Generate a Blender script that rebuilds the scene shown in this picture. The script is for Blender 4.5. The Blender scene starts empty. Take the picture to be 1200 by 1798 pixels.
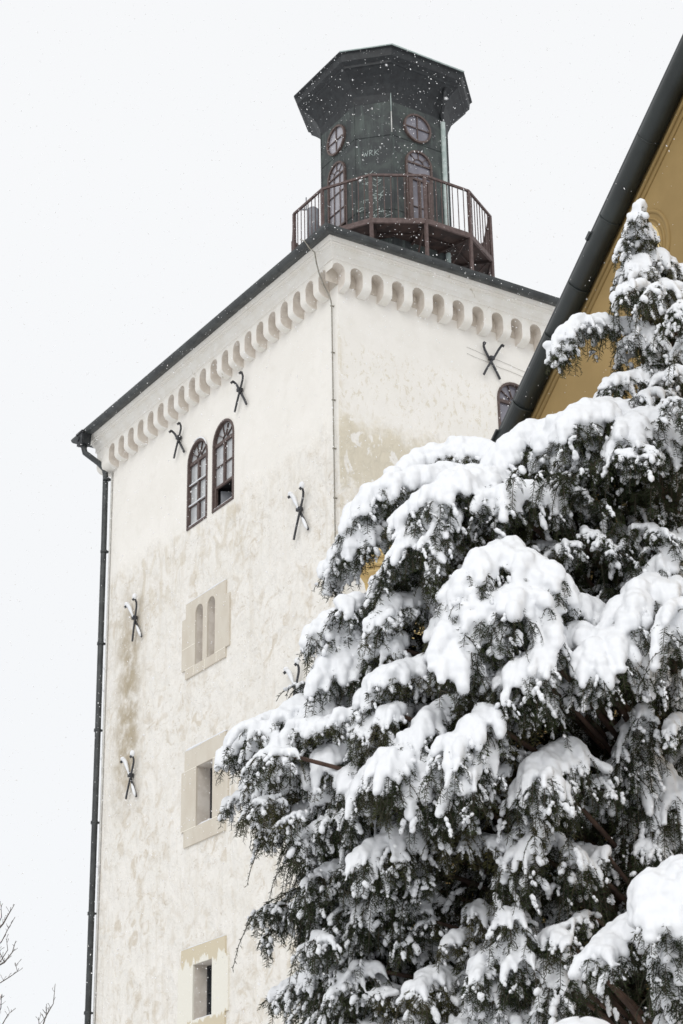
import bpy, math, random
import numpy as np
from mathutils import Vector, Matrix, noise
R = math.radians
rng = np.random.default_rng(7); random.seed(7)
S = bpy.context.scene; COL = S.collection

# ------------------------------------------------------------------ camera
CAM = np.array([27.25228, -17.64957, 1.6])
FPX = 3472.85
_y, _p, _r = -0.99620274, 0.40731737, -0.01660224
FW = np.array([math.sin(_y)*math.cos(_p), math.cos(_y)*math.cos(_p), math.sin(_p)])
_a = np.array([math.cos(_y), -math.sin(_y), 0.]); _b = np.cross(_a, FW)
RT = math.cos(_r)*_a + math.sin(_r)*_b; UP = -math.sin(_r)*_a + math.cos(_r)*_b
def ray(x, y): return (x-600)/FPX*RT - (y-899)/FPX*UP + FW
def P(x, y, d): return CAM + d*ray(x, y)
cd = bpy.data.cameras.new('camera'); cam = bpy.data.objects.new('camera', cd); COL.objects.link(cam)
M = Matrix(((RT[0], UP[0], -FW[0], CAM[0]), (RT[1], UP[1], -FW[1], CAM[1]), (RT[2], UP[2], -FW[2], CAM[2]), (0, 0, 0, 1)))
cam.matrix_world = M
cd.sensor_fit = 'VERTICAL'; cd.sensor_height = 36; cd.sensor_width = 24; cd.lens = FPX*36/1798
cd.clip_start = .1; cd.clip_end = 3000
cd.dof.use_dof = True; cd.dof.focus_distance = 14; cd.dof.aperture_fstop = 13
S.camera = cam

# ------------------------------------------------------------------ world and sun (overcast, snowing)
SUN_EL, SUN_AZ = R(42), R(-50)
W = bpy.data.worlds.new("World"); S.world = W; W.use_nodes = True
nt = W.node_tree; nt.nodes.clear()
out = nt.nodes.new('ShaderNodeOutputWorld')
sky = nt.nodes.new('ShaderNodeTexSky'); sky.sky_type = 'NISHITA'; sky.sun_disc = False
sky.sun_elevation = SUN_EL; sky.sun_rotation = R(120)
b1 = nt.nodes.new('ShaderNodeBackground'); b1.inputs[1].default_value = .05
b2 = nt.nodes.new('ShaderNodeBackground')
tc = nt.nodes.new('ShaderNodeTexCoord'); sx = nt.nodes.new('ShaderNodeSeparateXYZ')
cr = nt.nodes.new('ShaderNodeValToRGB')
cr.color_ramp.elements[0].position = .0; cr.color_ramp.elements[0].color = (.84, .86, .885, 1)
cr.color_ramp.elements[1].position = .55; cr.color_ramp.elements[1].color = (.93, .94, .955, 1)
nz = nt.nodes.new('ShaderNodeTexNoise'); nz.inputs['Scale'].default_value = 1.3; nz.inputs['Detail'].default_value = 3
mx = nt.nodes.new('ShaderNodeMix'); mx.data_type = 'RGBA'; mx.blend_type = 'MULTIPLY'; mx.inputs[0].default_value = .05
nt.links.new(tc.outputs['Generated'], sx.inputs[0]); nt.links.new(sx.outputs['Z'], cr.inputs[0])
nt.links.new(tc.outputs['Generated'], nz.inputs['Vector'])
nt.links.new(cr.outputs[0], mx.inputs[6]); nt.links.new(nz.outputs['Fac'], mx.inputs[7])
nt.links.new(mx.outputs[2], b2.inputs[0]); b2.inputs[1].default_value = 1.0
ad = nt.nodes.new('ShaderNodeAddShader')
nt.links.new(sky.outputs[0], b1.inputs[0])
hs = nt.nodes.new('ShaderNodeHueSaturation'); hs.inputs['Saturation'].default_value = .15
nt.links.new(sky.outputs[0], hs.inputs['Color']); nt.links.new(hs.outputs[0], b1.inputs[0]); b1.inputs[1].default_value = .012
nt.links.new(b1.outputs[0], ad.inputs[0]); nt.links.new(b2.outputs[0], ad.inputs[1]); nt.links.new(ad.outputs[0], out.inputs[0])
sl = bpy.data.lights.new('sun', 'SUN'); sl.energy = 1.05; sl.angle = R(40); sl.color = (1, .985, .96)
so = bpy.data.objects.new('sun', sl); COL.objects.link(so)
sd = Vector((.55*1.0, -.62, .62)).normalized()            # direction towards the bright part of the cloud
so.rotation_euler = sd.to_track_quat('Z', 'Y').to_euler(); so.location = (20, -30, 40)
S.view_settings.view_transform = 'Standard'; S.view_settings.look = 'None'
S.view_settings.exposure = 0; S.view_settings.gamma = 1
S.render.engine = 'CYCLES'; S.render.resolution_x = 683; S.render.resolution_y = 1024

# ------------------------------------------------------------------ helpers
class MB:
    def __init__(s): s.v = []; s.f = []; s.m = []; s.sm = []
    def add(s, vs, fs, mi=0, smooth=False):
        n = len(s.v); s.v += [tuple(map(float, v)) for v in vs]
        for f in fs: s.f.append(tuple(i+n for i in f)); s.m.append(mi); s.sm.append(smooth)
    def box(s, a, b, mi=0):
        x0, y0, z0 = a; x1, y1, z1 = b
        s.add([(x0,y0,z0),(x1,y0,z0),(x1,y1,z0),(x0,y1,z0),(x0,y0,z1),(x1,y0,z1),(x1,y1,z1),(x0,y1,z1)],
              [(0,3,2,1),(4,5,6,7),(0,1,5,4),(1,2,6,5),(2,3,7,6),(3,0,4,7)], mi)
    def bar(s, p, q, w, h=None, upv=(0,0,1), mi=0):
        p = np.array(p, float); q = np.array(q, float); d = q-p; d /= np.linalg.norm(d)
        a = np.cross(d, upv)
        if np.linalg.norm(a) < 1e-3: a = np.cross(d, (1, 0, 0))
        a /= np.linalg.norm(a); b = np.cross(a, d); h = h or w
        c = [(-1,-1),(1,-1),(1,1),(-1,1)]
        vs = [o + a*i*w/2 + b*j*h/2 for o in (p, q) for i, j in c]
        s.add(vs, [(0,3,2,1),(4,5,6,7),(0,1,5,4),(1,2,6,5),(2,3,7,6),(3,0,4,7)], mi)
    def tube(s, pts, r, n=8, mi=0, smooth=True, cap=True):
        pts = [np.array(p, float) for p in pts]; k = len(pts)
        rs = r if hasattr(r, '__len__') else [r]*k
        vs = []; ref = None
        for i, p in enumerate(pts):
            d = pts[min(i+1, k-1)] - pts[max(i-1, 0)]; d /= (np.linalg.norm(d)+1e-12)
            if ref is None:
                ref = np.cross(d, (0, 0, 1)); 
                if np.linalg.norm(ref) < .1: ref = np.cross(d, (1, 0, 0))
            ref = ref - d*(ref@d); ref /= np.linalg.norm(ref); b = np.cross(d, ref)
            for j in range(n):
                t = 2*math.pi*j/n; vs.append(p + rs[i]*(math.cos(t)*ref + math.sin(t)*b))
        fs = [(i*n+j, i*n+(j+1) % n, (i+1)*n+(j+1) % n, (i+1)*n+j) for i in range(k-1) for j in range(n)]
        s.add(vs, fs, mi, smooth)
        if cap:
            m = len(s.v)-k*n
            s.f.append(tuple(m+j for j in range(n))[::-1]); s.m.append(mi); s.sm.append(False)
            s.f.append(tuple(m+(k-1)*n+j for j in range(n))); s.m.append(mi); s.sm.append(False)
    def prism(s, poly, o, u, v, w, mi=0):
        """poly of (a,b) -> o+a*u+b*v, extruded by vector w"""
        o, u, v, w = (np.array(t, float) for t in (o, u, v, w)); n = len(poly)
        vs = [o+a*u+b*v for a, b in poly] + [o+a*u+b*v+w for a, b in poly]
        s.add(vs, [tuple(range(n))[::-1], tuple(range(n, 2*n))] + [(i, (i+1) % n, n+(i+1) % n, n+i) for i in range(n)], mi)
    def ring(s, inner, outer, o, u, v, w, mi=0):
        """closed frame between two equally long outlines, extruded by w"""
        o, u, v, w = (np.array(t, float) for t in (o, u, v, w)); n = len(inner)
        vs = [o+a*u+b*v for a, b in inner]+[o+a*u+b*v for a, b in outer]
        vs += [x+w for x in vs[:2*n]]
        fs = []
        for i in range(n):
            j = (i+1) % n
            fs += [(i, j, n+j, n+i), (2*n+i, 3*n+i, 3*n+j, 2*n+j), (i, 2*n+i, 2*n+j, j), (n+i, n+j, 3*n+j, 3*n+i)]
        s.add(vs, fs, mi)
    def sphere(s, c, r, mi=0, sc=(1,1,1), n=8, m=6):
        vs = [(c[0], c[1], c[2]+r*sc[2])]
        for i in range(1, m):
            t = math.pi*i/m
            for j in range(n):
                f = 2*math.pi*j/n; vs.append((c[0]+r*sc[0]*math.sin(t)*math.cos(f), c[1]+r*sc[1]*math.sin(t)*math.sin(f), c[2]+r*sc[2]*math.cos(t)))
        vs.append((c[0], c[1], c[2]-r*sc[2])); e = len(vs)-1
        fs = [(0, 1+j, 1+(j+1) % n) for j in range(n)]
        fs += [(1+i*n+j, 1+(i+1)*n+j, 1+(i+1)*n+(j+1) % n, 1+i*n+(j+1) % n) for i in range(m-2) for j in range(n)]
        fs += [(e, 1+(m-2)*n+(j+1) % n, 1+(m-2)*n+j) for j in range(n)]
        s.add(vs, fs, mi, True)
    def build(s, name, mats, parent=None, bevel=0):
        me = bpy.data.meshes.new(name); me.from_pydata(s.v, [], s.f)
        for m in (mats if isinstance(mats, (list, tuple)) else [mats]): me.materials.append(m)
        me.polygons.foreach_set('material_index', s.m); me.polygons.foreach_set('use_smooth', s.sm)
        me.update()
        import bmesh
        bm = bmesh.new(); bm.from_mesh(me); bmesh.ops.recalc_face_normals(bm, faces=bm.faces); bm.to_mesh(me); bm.free()
        ob = bpy.data.objects.new(name, me); COL.objects.link(ob)
        if parent: ob.parent = parent
        if bevel:
            bv = ob.modifiers.new('bevel', 'BEVEL'); bv.width = bevel; bv.segments = 2; bv.limit_method = 'ANGLE'
        return ob
def split(s, name, mats, parent=None, bevel=0):
    """one object per connected piece"""
    par = list(range(len(s.v)))
    def fd(a):
        while par[a] != a: par[a] = par[par[a]]; a = par[a]
        return a
    for f in s.f:
        for k in f[1:]: par[fd(f[0])] = fd(k)
    grp = {}
    for f, m, q in zip(s.f, s.m, s.sm): grp.setdefault(fd(f[0]), []).append((f, m, q))
    o = None
    for g_ in grp.values():
        b = MB(); mp = {}
        for f, m, q in g_:
            nf = []
            for k in f:
                if k not in mp: mp[k] = len(b.v); b.v.append(s.v[k])
                nf.append(mp[k])
            b.f.append(tuple(nf)); b.m.append(m); b.sm.append(q)
        o = b.build(name, mats, parent, bevel)
    return o
def tag(o, label=None, cat=None, group=None, kind=None):
    if label: o['label'] = label
    if cat: o['category'] = cat
    if group: o['group'] = group
    if kind: o['kind'] = kind
    return o
def bigmesh(name, V, F, mat, parent=None, mi=None, smooth=False):
    """V (n,3), F (m,k) numpy"""
    me = bpy.data.meshes.new(name); V = np.asarray(V, np.float32); F = np.asarray(F, np.int32); k = F.shape[1]
    me.vertices.add(len(V)); me.vertices.foreach_set('co', V.ravel())
    me.loops.add(F.size); me.loops.foreach_set('vertex_index', F.ravel())
    me.polygons.add(len(F)); me.polygons.foreach_set('loop_start', np.arange(len(F), dtype=np.int32)*k)
    if mi is not None: me.polygons.foreach_set('material_index', np.asarray(mi, np.int32))
    me.polygons.foreach_set('use_smooth', np.full(len(F), smooth))
    for m in (mat if isinstance(mat, (list, tuple)) else [mat]): me.materials.append(m)
    me.update(calc_edges=True); me.validate()
    ob = bpy.data.objects.new(name, me); COL.objects.link(ob)
    if parent: ob.parent = parent
    return ob

# ------------------------------------------------------------------ materials
class NT:
    def __init__(s, name, rough=.7, metal=0):
        s.m = bpy.data.materials.new(name); s.m.use_nodes = True; s.t = s.m.node_tree
        s.b = s.t.nodes['Principled BSDF']; s.b.inputs['Roughness'].default_value = rough; s.b.inputs['Metallic'].default_value = metal
        s.co = s.n('TexCoord').outputs['Object']
    def n(s, k, **kw):
        nd = s.t.nodes.new('ShaderNode'+k)
        for a, b in kw.items(): setattr(nd, a, b)
        return nd
    def l(s, a, b): s.t.links.new(a, b)
    def noise(s, scale, detail=4, rough=.55, sc=(1,1,1), dist=0, off=(0,0,0)):
        mp = s.n('Mapping'); mp.inputs['Scale'].default_value = sc; mp.inputs['Location'].default_value = off; s.l(s.co, mp.inputs[0])
        t = s.n('TexNoise'); t.inputs['Scale'].default_value = scale; t.inputs['Detail'].default_value = detail
        t.inputs['Roughness'].default_value = rough; t.inputs['Distortion'].default_value = dist
        s.l(mp.outputs[0], t.inputs['Vector']); return t.outputs['Fac']
    def ramp(s, f, a, b, va=0., vb=1.):
        r = s.n('MapRange'); r.interpolation_type = 'SMOOTHSTEP'
        r.inputs[1].default_value = a; r.inputs[2].default_value = b; r.inputs[3].default_value = va; r.inputs[4].default_value = vb
        s.l(f, r.inputs[0]); return r.outputs[0]
    def math(s, op, a, b=0.):
        m = s.n('Math'); m.operation = op
        for i, x in enumerate((a, b)):
            if isinstance(x, (int, float)): m.inputs[i].default_value = x
            else: s.l(x, m.inputs[i])
        return m.outputs[0]
    def mix(s, f, a, b):
        m = s.n('Mix'); m.data_type = 'RGBA'
        if isinstance(f, (int, float)): m.inputs[0].default_value = f
        else: s.l(f, m.inputs[0])
        for i, x in ((6, a), (7, b)):
            if isinstance(x, tuple): m.inputs[i].default_value = (*x, 1)
            else: s.l(x, m.inputs[i])
        return m.outputs[2]
    def color(s, c):
        if isinstance(c, tuple): s.b.inputs['Base Color'].default_value = (*c, 1)
        else: s.l(c, s.b.inputs['Base Color'])
    def bump(s, h, st=.3, d=.02):
        b = s.n('Bump'); b.inputs['Strength'].default_value = st; b.inputs['Distance'].default_value = d
        s.l(h, b.inputs['Height']); s.l(b.outputs[0], s.b.inputs['Normal'])
    def xyz(s):
        x = s.n('SeparateXYZ'); s.l(s.co, x.inputs[0]); return x.outputs
def simple(name, c1, c2, scale, rough=.6, bump=.2, bd=.01, metal=0, sc=(1,1,1)):
    t = NT(name, rough, metal); f = t.noise(scale, 5, sc=sc); t.color(t.mix(t.ramp(f, .35, .65), c1, c2)); t.bump(f, bump, bd); return t.m

Z0 = 20.07   # height of the foot of the corbels
# snow
t = NT('snow', .6); f = t.noise(60, 4); f2 = t.noise(14, 3)
t.color(t.mix(f2, (.76, .775, .80), (.81, .817, .83))); t.bump(t.math('ADD', t.math('MULTIPLY', f, .35), f2), .25, .008)
SNOW = t.m
t = NT('snowflake', .8); t.color((.9, .9, .92)); tr = t.n('BsdfTranslucent'); tr.inputs[0].default_value = (1, 1, 1, 1); df = t.n('BsdfDiffuse'); df.inputs[0].default_value = (.98, .98, .99, 1)
ms = t.n('AddShader'); mm = t.n('MixShader'); mm.inputs[0].default_value = .5; t.l(df.outputs[0], mm.inputs[1]); t.l(tr.outputs[0], mm.inputs[2]); t.l(mm.outputs[0], t.t.nodes['Material Output'].inputs[0]); t.t.nodes.remove(ms); t.t.nodes.remove(t.b)
FLAKE = t.m
# old lime plaster of the tower
t = NT('plaster', .9); X = t.xyz()
n1 = t.noise(1.1, 6, .6); n2 = t.noise(6, 6, .65, sc=(1, 1, .7), dist=.6); n3 = t.noise(2.2, 5, .6, sc=(1.6, 1.6, .35), off=(3, 5, 1)); fine = t.noise(45, 3)
zr = t.math('SUBTRACT', X['Z'], Z0)
base = t.mix(t.ramp(n1, .3, .7), (.82, .79, .74), (.78, .75, .695))
base = t.mix(t.ramp(t.noise(3, 5), .5, .75, 0, .35), base, (.70, .665, .60))
# rougher lower half: tan scratches
lowL = t.ramp(t.math('ADD', zr, t.math('MULTIPLY', t.math('SUBTRACT', n1, .5), 1.4)), -3.0, -2.4, 1, 0)
isL = t.ramp(X['Y'], .02, .04, 1, 0)
scr = t.ramp(t.noise(3.0, 8, .66, sc=(1.0, 1, 1.1), dist=1.0), .47, .66)
big = t.ramp(t.noise(.55, 3, .5, off=(3, 0, 8)), .38, .62, .25, 1)
scr = t.math('MULTIPLY', scr, big)
base = t.mix(t.math('MULTIPLY', t.math('MULTIPLY', scr, lowL), .85), base, (.60, .535, .44))
base = t.mix(t.math('MULTIPLY', t.math('MULTIPLY', t.ramp(t.noise(7.5, 6, .7, sc=(.8, 1, 1.5), dist=1.6, off=(7, 1, 3)), .58, .68), lowL), .6), base, (.44, .375, .285))
# vertical streaks just under the upper windows (left face)
band = t.math('MULTIPLY', t.ramp(zr, -4.6, -3.3), t.math('MULTIPLY', t.ramp(t.math('ADD', zr, n1), -2.3, -2.1, 1, 0), t.ramp(X['X'], -3.8, -3.0, 1, .25)))
stre = t.math('MULTIPLY', t.math('MULTIPLY', t.ramp(t.noise(1.9, 6, .6, sc=(1.3, 1, .55), dist=.7), .47, .6), band), isL)
base = t.mix(t.math('MULTIPLY', stre, .5), base, (.56, .49, .37))
run = t.math('MULTIPLY', t.math('MULTIPLY', t.ramp(t.noise(2.6, 5, .6, sc=(1.8, 1, .16), dist=.3, off=(5, 2, 7)), .52, .68), lowL), isL)
base = t.mix(t.math('MULTIPLY', run, .22), base, (.56, .49, .385))
# damp brown patch by the left edge
px_ = t.math('ABSOLUTE', t.math('SUBTRACT', t.math('ADD', X['X'], t.math('MULTIPLY', n1, .9)), -7.85))
patch = t.math('MULTIPLY', t.ramp(px_, .1, .95, 1, 0), t.math('MULTIPLY', t.ramp(zr, -8.6, -7.2), t.ramp(zr, -4.4, -2.6, 1, 0)))
patch = t.math('MULTIPLY', t.math('MULTIPLY', patch, t.ramp(t.noise(2.4, 6, .65), .3, .6)), isL)
base = t.mix(t.math('MULTIPLY', patch, .95), base, (.40, .335, .235))
# right face: bare ochre render below the flaking lime coat
isR = t.ramp(X['X'], -.06, -.03)
edge = t.math('ADD', zr, t.math('ADD', t.math('MULTIPLY', t.math('SUBTRACT', n1, .5), 1.6), t.math('ADD', t.math('MULTIPLY', X['Y'], .12), t.math('MULTIPLY', t.math('SUBTRACT', n2, .5), .5))))
och = t.math('MULTIPLY', t.ramp(edge, -2.75, -2.3, 1, 0), t.ramp(t.math('ADD', edge, t.math('MULTIPLY', n2, .8)), -3.9, -3.3))
flk = t.math('MULTIPLY', t.ramp(t.noise(9, 8, .75, sc=(1, 1, .6), dist=.5, off=(1, 2, 0)), .54, .60), t.math('MULTIPLY', t.ramp(zr, -2.9, -1.9), t.ramp(zr, -1.2, -.7, 1, 0)))
wpat = t.ramp(t.noise(1.7, 7, .6, sc=(1, 1.4, 1), dist=.8, off=(4, 4, 9)), .56, .60)
och = t.math('MAXIMUM', t.math('MULTIPLY', och, t.math('SUBTRACT', 1, wpat)), t.math('MULTIPLY', flk, .75))
cs = t.math('MULTIPLY', t.ramp(t.math('ADD', X['Y'], t.math('MULTIPLY', n2, .3)), .18, .3, 1, 0), t.math('MULTIPLY', t.ramp(zr, -.9, -.3, 1, 0), t.ramp(n2, .42, .58)))
och = t.math('MULTIPLY', t.math('MAXIMUM', och, t.math('MULTIPLY', cs, .6)), isR)
base = t.mix(t.math('MULTIPLY', och, .9), base, (.62, .56, .44))
t.color(base)
hgt = t.math('ADD', t.math('MULTIPLY', n2, .45), t.math('ADD', t.math('MULTIPLY', fine, .05), t.math('MULTIPLY', t.noise(1.6, 4, .5, dist=.5), .9)))
# the lower left face is lumpy, the upper coat smooth
t.bump(t.math('MULTIPLY', hgt, t.math('ADD', .3, lowL)), .75, .10)
PLASTER = t.m
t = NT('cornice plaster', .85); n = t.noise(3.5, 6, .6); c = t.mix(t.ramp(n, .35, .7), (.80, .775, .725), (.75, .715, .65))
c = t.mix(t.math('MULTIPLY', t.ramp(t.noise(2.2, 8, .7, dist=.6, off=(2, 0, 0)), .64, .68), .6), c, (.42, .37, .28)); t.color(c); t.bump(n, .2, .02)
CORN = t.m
t = NT('niche plaster with painted shade', .9); n = t.noise(9, 6, .65); t.color(t.mix(t.ramp(n, .3, .7), (.62, .565, .495), (.53, .475, .405))); t.bump(n, .25, .02)  # tan colour puts the occlusion shade of the niches, with some dirt, into the plaster
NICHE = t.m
SIDE_SHADE = simple('plaster with recess shade', (.72, .67, .61), (.62, .565, .50), 6, .9, .2, .02)  # darker plaster: occlusion shade of corbel sides, soffits and reveals painted in
t = NT('sandstone', .85); n = t.noise(7, 6, .6); X = t.xyz()
t.color(t.mix(t.ramp(t.noise(2.2, 4, sc=(1.5, 1, .6)), .35, .65), t.mix(n, (.64, .595, .515), (.59, .54, .455)), (.57, .515, .43))); t.bump(n, .15, .01)
STONE = t.m
t = NT('flaked paint on sandstone', .85); X = t.xyz(); n = t.noise(3.0, 5, .6, sc=(2.2, 1, .5)); zr = t.math('SUBTRACT', X['Z'], Z0)
fl = t.ramp(t.math('ADD', zr, t.math('MULTIPLY', t.math('SUBTRACT', n, .5), .9)), -11.58, -11.55)
fl2 = t.ramp(t.math('ADD', zr, t.math('MULTIPLY', t.math('SUBTRACT', n, .5), .5)), -12.70, -12.66, 1, 0)
t.color(t.mix(t.math('MAXIMUM', fl, fl2), (.75, .725, .645), (.59, .52, .385))); t.bump(t.noise(8), .12, .01)
STONE2 = t.m
t = NT('stone joint', .9); t.color((.84, .80, .70)); JOINT = t.m
t = NT('copper patina', .75, .0); n = t.noise(2.2, 6, .6, dist=.4); n2 = t.noise(14, 5, .6, sc=(1, 1, .5)); v = t.noise(3, 5, .6, sc=(3, 3, .25))
c = t.mix(t.ramp(n, .42, .66), (.034, .038, .039), (.062, .074, .068)); c = t.mix(t.math('MULTIPLY', t.ramp(v, .5, .72), .5), c, (.11, .14, .125))
c = t.mix(t.math('MULTIPLY', t.ramp(n2, .62, .7), .3), c, (.13, .17, .15)); t.color(c); t.bump(n2, .2, .01)
COPPER = t.m
DARKCU = simple('dark weathered copper', (.009, .010, .012), (.019, .022, .024), 8, .6, .2, .01)
PALECU = simple('pale copper and grazing light', (.33, .40, .38), (.46, .52, .50), 6, .6, .1)
ZINC = simple('dark zinc', (.026, .029, .030), (.052, .057, .057), 5, .5, .15, .006)
t = NT('painted gutter metal', .42, .0); n = t.noise(3, 5); n2 = t.noise(25, 4)
t.color(t.mix(t.ramp(n, .3, .7), (.010, .0135, .013), (.022, .029, .028))); t.bump(n2, .08, .004); GUTTER = t.m
IRON = simple('wrought iron', (.02, .021, .024), (.05, .05, .055), 30, .55, .3, .003)
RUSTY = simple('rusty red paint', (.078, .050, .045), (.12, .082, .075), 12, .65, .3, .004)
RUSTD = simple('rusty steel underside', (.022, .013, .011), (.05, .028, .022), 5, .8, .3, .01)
BROWN = simple('brown window paint', (.072, .048, .042), (.115, .08, .07), 18, .6, .2, .003)
WIRE = simple('galvanised wire', (.20, .185, .15), (.30, .28, .24), 30, .5, .1)
CABLE = simple('pale conduit', (.50, .49, .47), (.62, .61, .58), 10, .5, .1)
DARK = simple('unlit room black', (.012, .013, .015), (.022, .022, .024), 3, .9, .1)
def glassmat(name, c1, c2, rough=.12):
    t = NT(name, rough); n = t.noise(2.5, 3); t.color(t.mix(t.ramp(n, .35, .65), c1, c2)); t.b.inputs['Specular IOR Level'].default_value = .7; t.bump(t.noise(1.5, 2), .08, .02); return t.m
GLASS = glassmat('pale window glass', (.42, .43, .44), (.52, .53, .53))  # pale grey pane colour with slight noise
GLASSD = glassmat('dim window glass', (.13, .125, .15), (.20, .19, .22))
GLASSM = glassmat('grey window glass', (.27, .265, .29), (.34, .33, .36))
GLASSK = glassmat('black window glass', (.015, .018, .02), (.03, .035, .04))
t = NT('ochre facade', .85); n = t.noise(1.6, 5, .6); n2 = t.noise(30, 4); t.color(t.mix(t.ramp(n, .35, .7), (.27, .18, .066), (.32, .215, .082))); t.bump(n2, .12, .005)
OCHRE = t.m
OCHREL = simple('light ochre stucco', (.66, .49, .22), (.72, .56, .28), 4, .8, .2, .01)
BARK = simple('yew bark', (.045, .026, .019), (.09, .052, .036), 14, .9, .6, .01, sc=(1, 1, .2))
GSTEM = simple('yew twig', (.022, .022, .012), (.05, .038, .022), 14, .8, .2)
TWIG = simple('bare twig bark', (.10, .085, .075), (.17, .15, .135), 20, .9, .4, .003)
t = NT('yew needles', .5); n = t.noise(9, 3); n2 = t.noise(2.0, 2)
c = t.mix(t.ramp(n, .3, .7), (.014, .021, .011), (.038, .048, .019)); c = t.mix(t.math('MULTIPLY', t.ramp(n2, .55, .75), .5), c, (.12, .095, .03)); t.color(c); t.b.inputs['Roughness'].default_value = .75; t.b.inputs['Specular IOR Level'].default_value = .15
NEEDLE = t.m
GREY = simple('grey plastic', (.20, .21, .23), (.26, .27, .29), 6, .5, .05)

# ------------------------------------------------------------------ ground
g = MB(); N = 40; sz = 600
for i in range(N+1):
    for j in range(N+1):
        g.v.append(((i/N-.5)*2*sz, (j/N-.5)*2*sz, 0))
for i in range(N):
    for j in range(N):
        a = i*(N+1)+j; g.f.append((a, a+N+1, a+N+2, a+1)); g.m.append(0); g.sm.append(True)
o = g.build('ground', SNOW); tag(o, kind='structure')

# ------------------------------------------------------------------ tower
WX, WY = 9.5, 9.4
CX, CY = -4.85, 4.55
tower = bpy.data.objects.new('tower', None); COL.objects.link(tower)
tag(tower, 'tall cream plastered square tower with arched corbel frieze and dark copper lantern on its roof', 'tower')
def arch(x0, x1, zb, zt, n=10):
    """closed outline, z of springing = zt - r"""
    r = (x1-x0)/2; c = (x0+x1)/2
    return [(x0, zb), (x1, zb)] + [(c+r*math.cos(math.pi*k/n), zt-r+r*math.sin(math.pi*k/n)) for k in range(n+1)]
EX, EY, EZ = np.array((1., 0, 0)), np.array((0, 1., 0)), np.array((0, 0, 1.))
OL = np.array((0, 0, Z0)); # left face plane y=0 : u=EX v=EZ, outward -EY ; right face plane x=0 : u=EY v=EZ, outward +EX
WINL = [(-5.85, -5.0), (-4.78, -3.91)]; WINR = [(3.64, 4.50), (4.72, 5.58)]
WZ0, WZ1 = -2.72, -.81
S1 = [(-5.37, -5.06), (-4.88, -4.57)]
body = MB(); body.box((-WX, 0, 0), (0, WY, Z0+.9)); wall = body.build('wall', [PLASTER, SIDE_SHADE], tower)
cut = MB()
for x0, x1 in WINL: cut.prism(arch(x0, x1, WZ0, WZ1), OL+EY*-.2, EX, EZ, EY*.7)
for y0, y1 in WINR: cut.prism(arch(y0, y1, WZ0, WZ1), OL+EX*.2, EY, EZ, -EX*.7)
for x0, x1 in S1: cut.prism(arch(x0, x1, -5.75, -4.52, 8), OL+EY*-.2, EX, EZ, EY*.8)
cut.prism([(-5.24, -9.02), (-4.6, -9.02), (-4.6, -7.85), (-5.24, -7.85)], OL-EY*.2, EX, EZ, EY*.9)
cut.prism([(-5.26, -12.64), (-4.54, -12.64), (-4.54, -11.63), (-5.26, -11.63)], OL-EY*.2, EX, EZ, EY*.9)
cu = cut.build('cutter', SIDE_SHADE)
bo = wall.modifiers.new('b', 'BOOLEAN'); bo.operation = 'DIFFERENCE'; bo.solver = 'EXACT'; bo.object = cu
dg = bpy.context.evaluated_depsgraph_get(); dg.update()
me = bpy.data.meshes.new_from_object(wall.evaluated_get(dg)); wall.modifiers.clear(); wall.data = me
bpy.data.objects.remove(cu)
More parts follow.
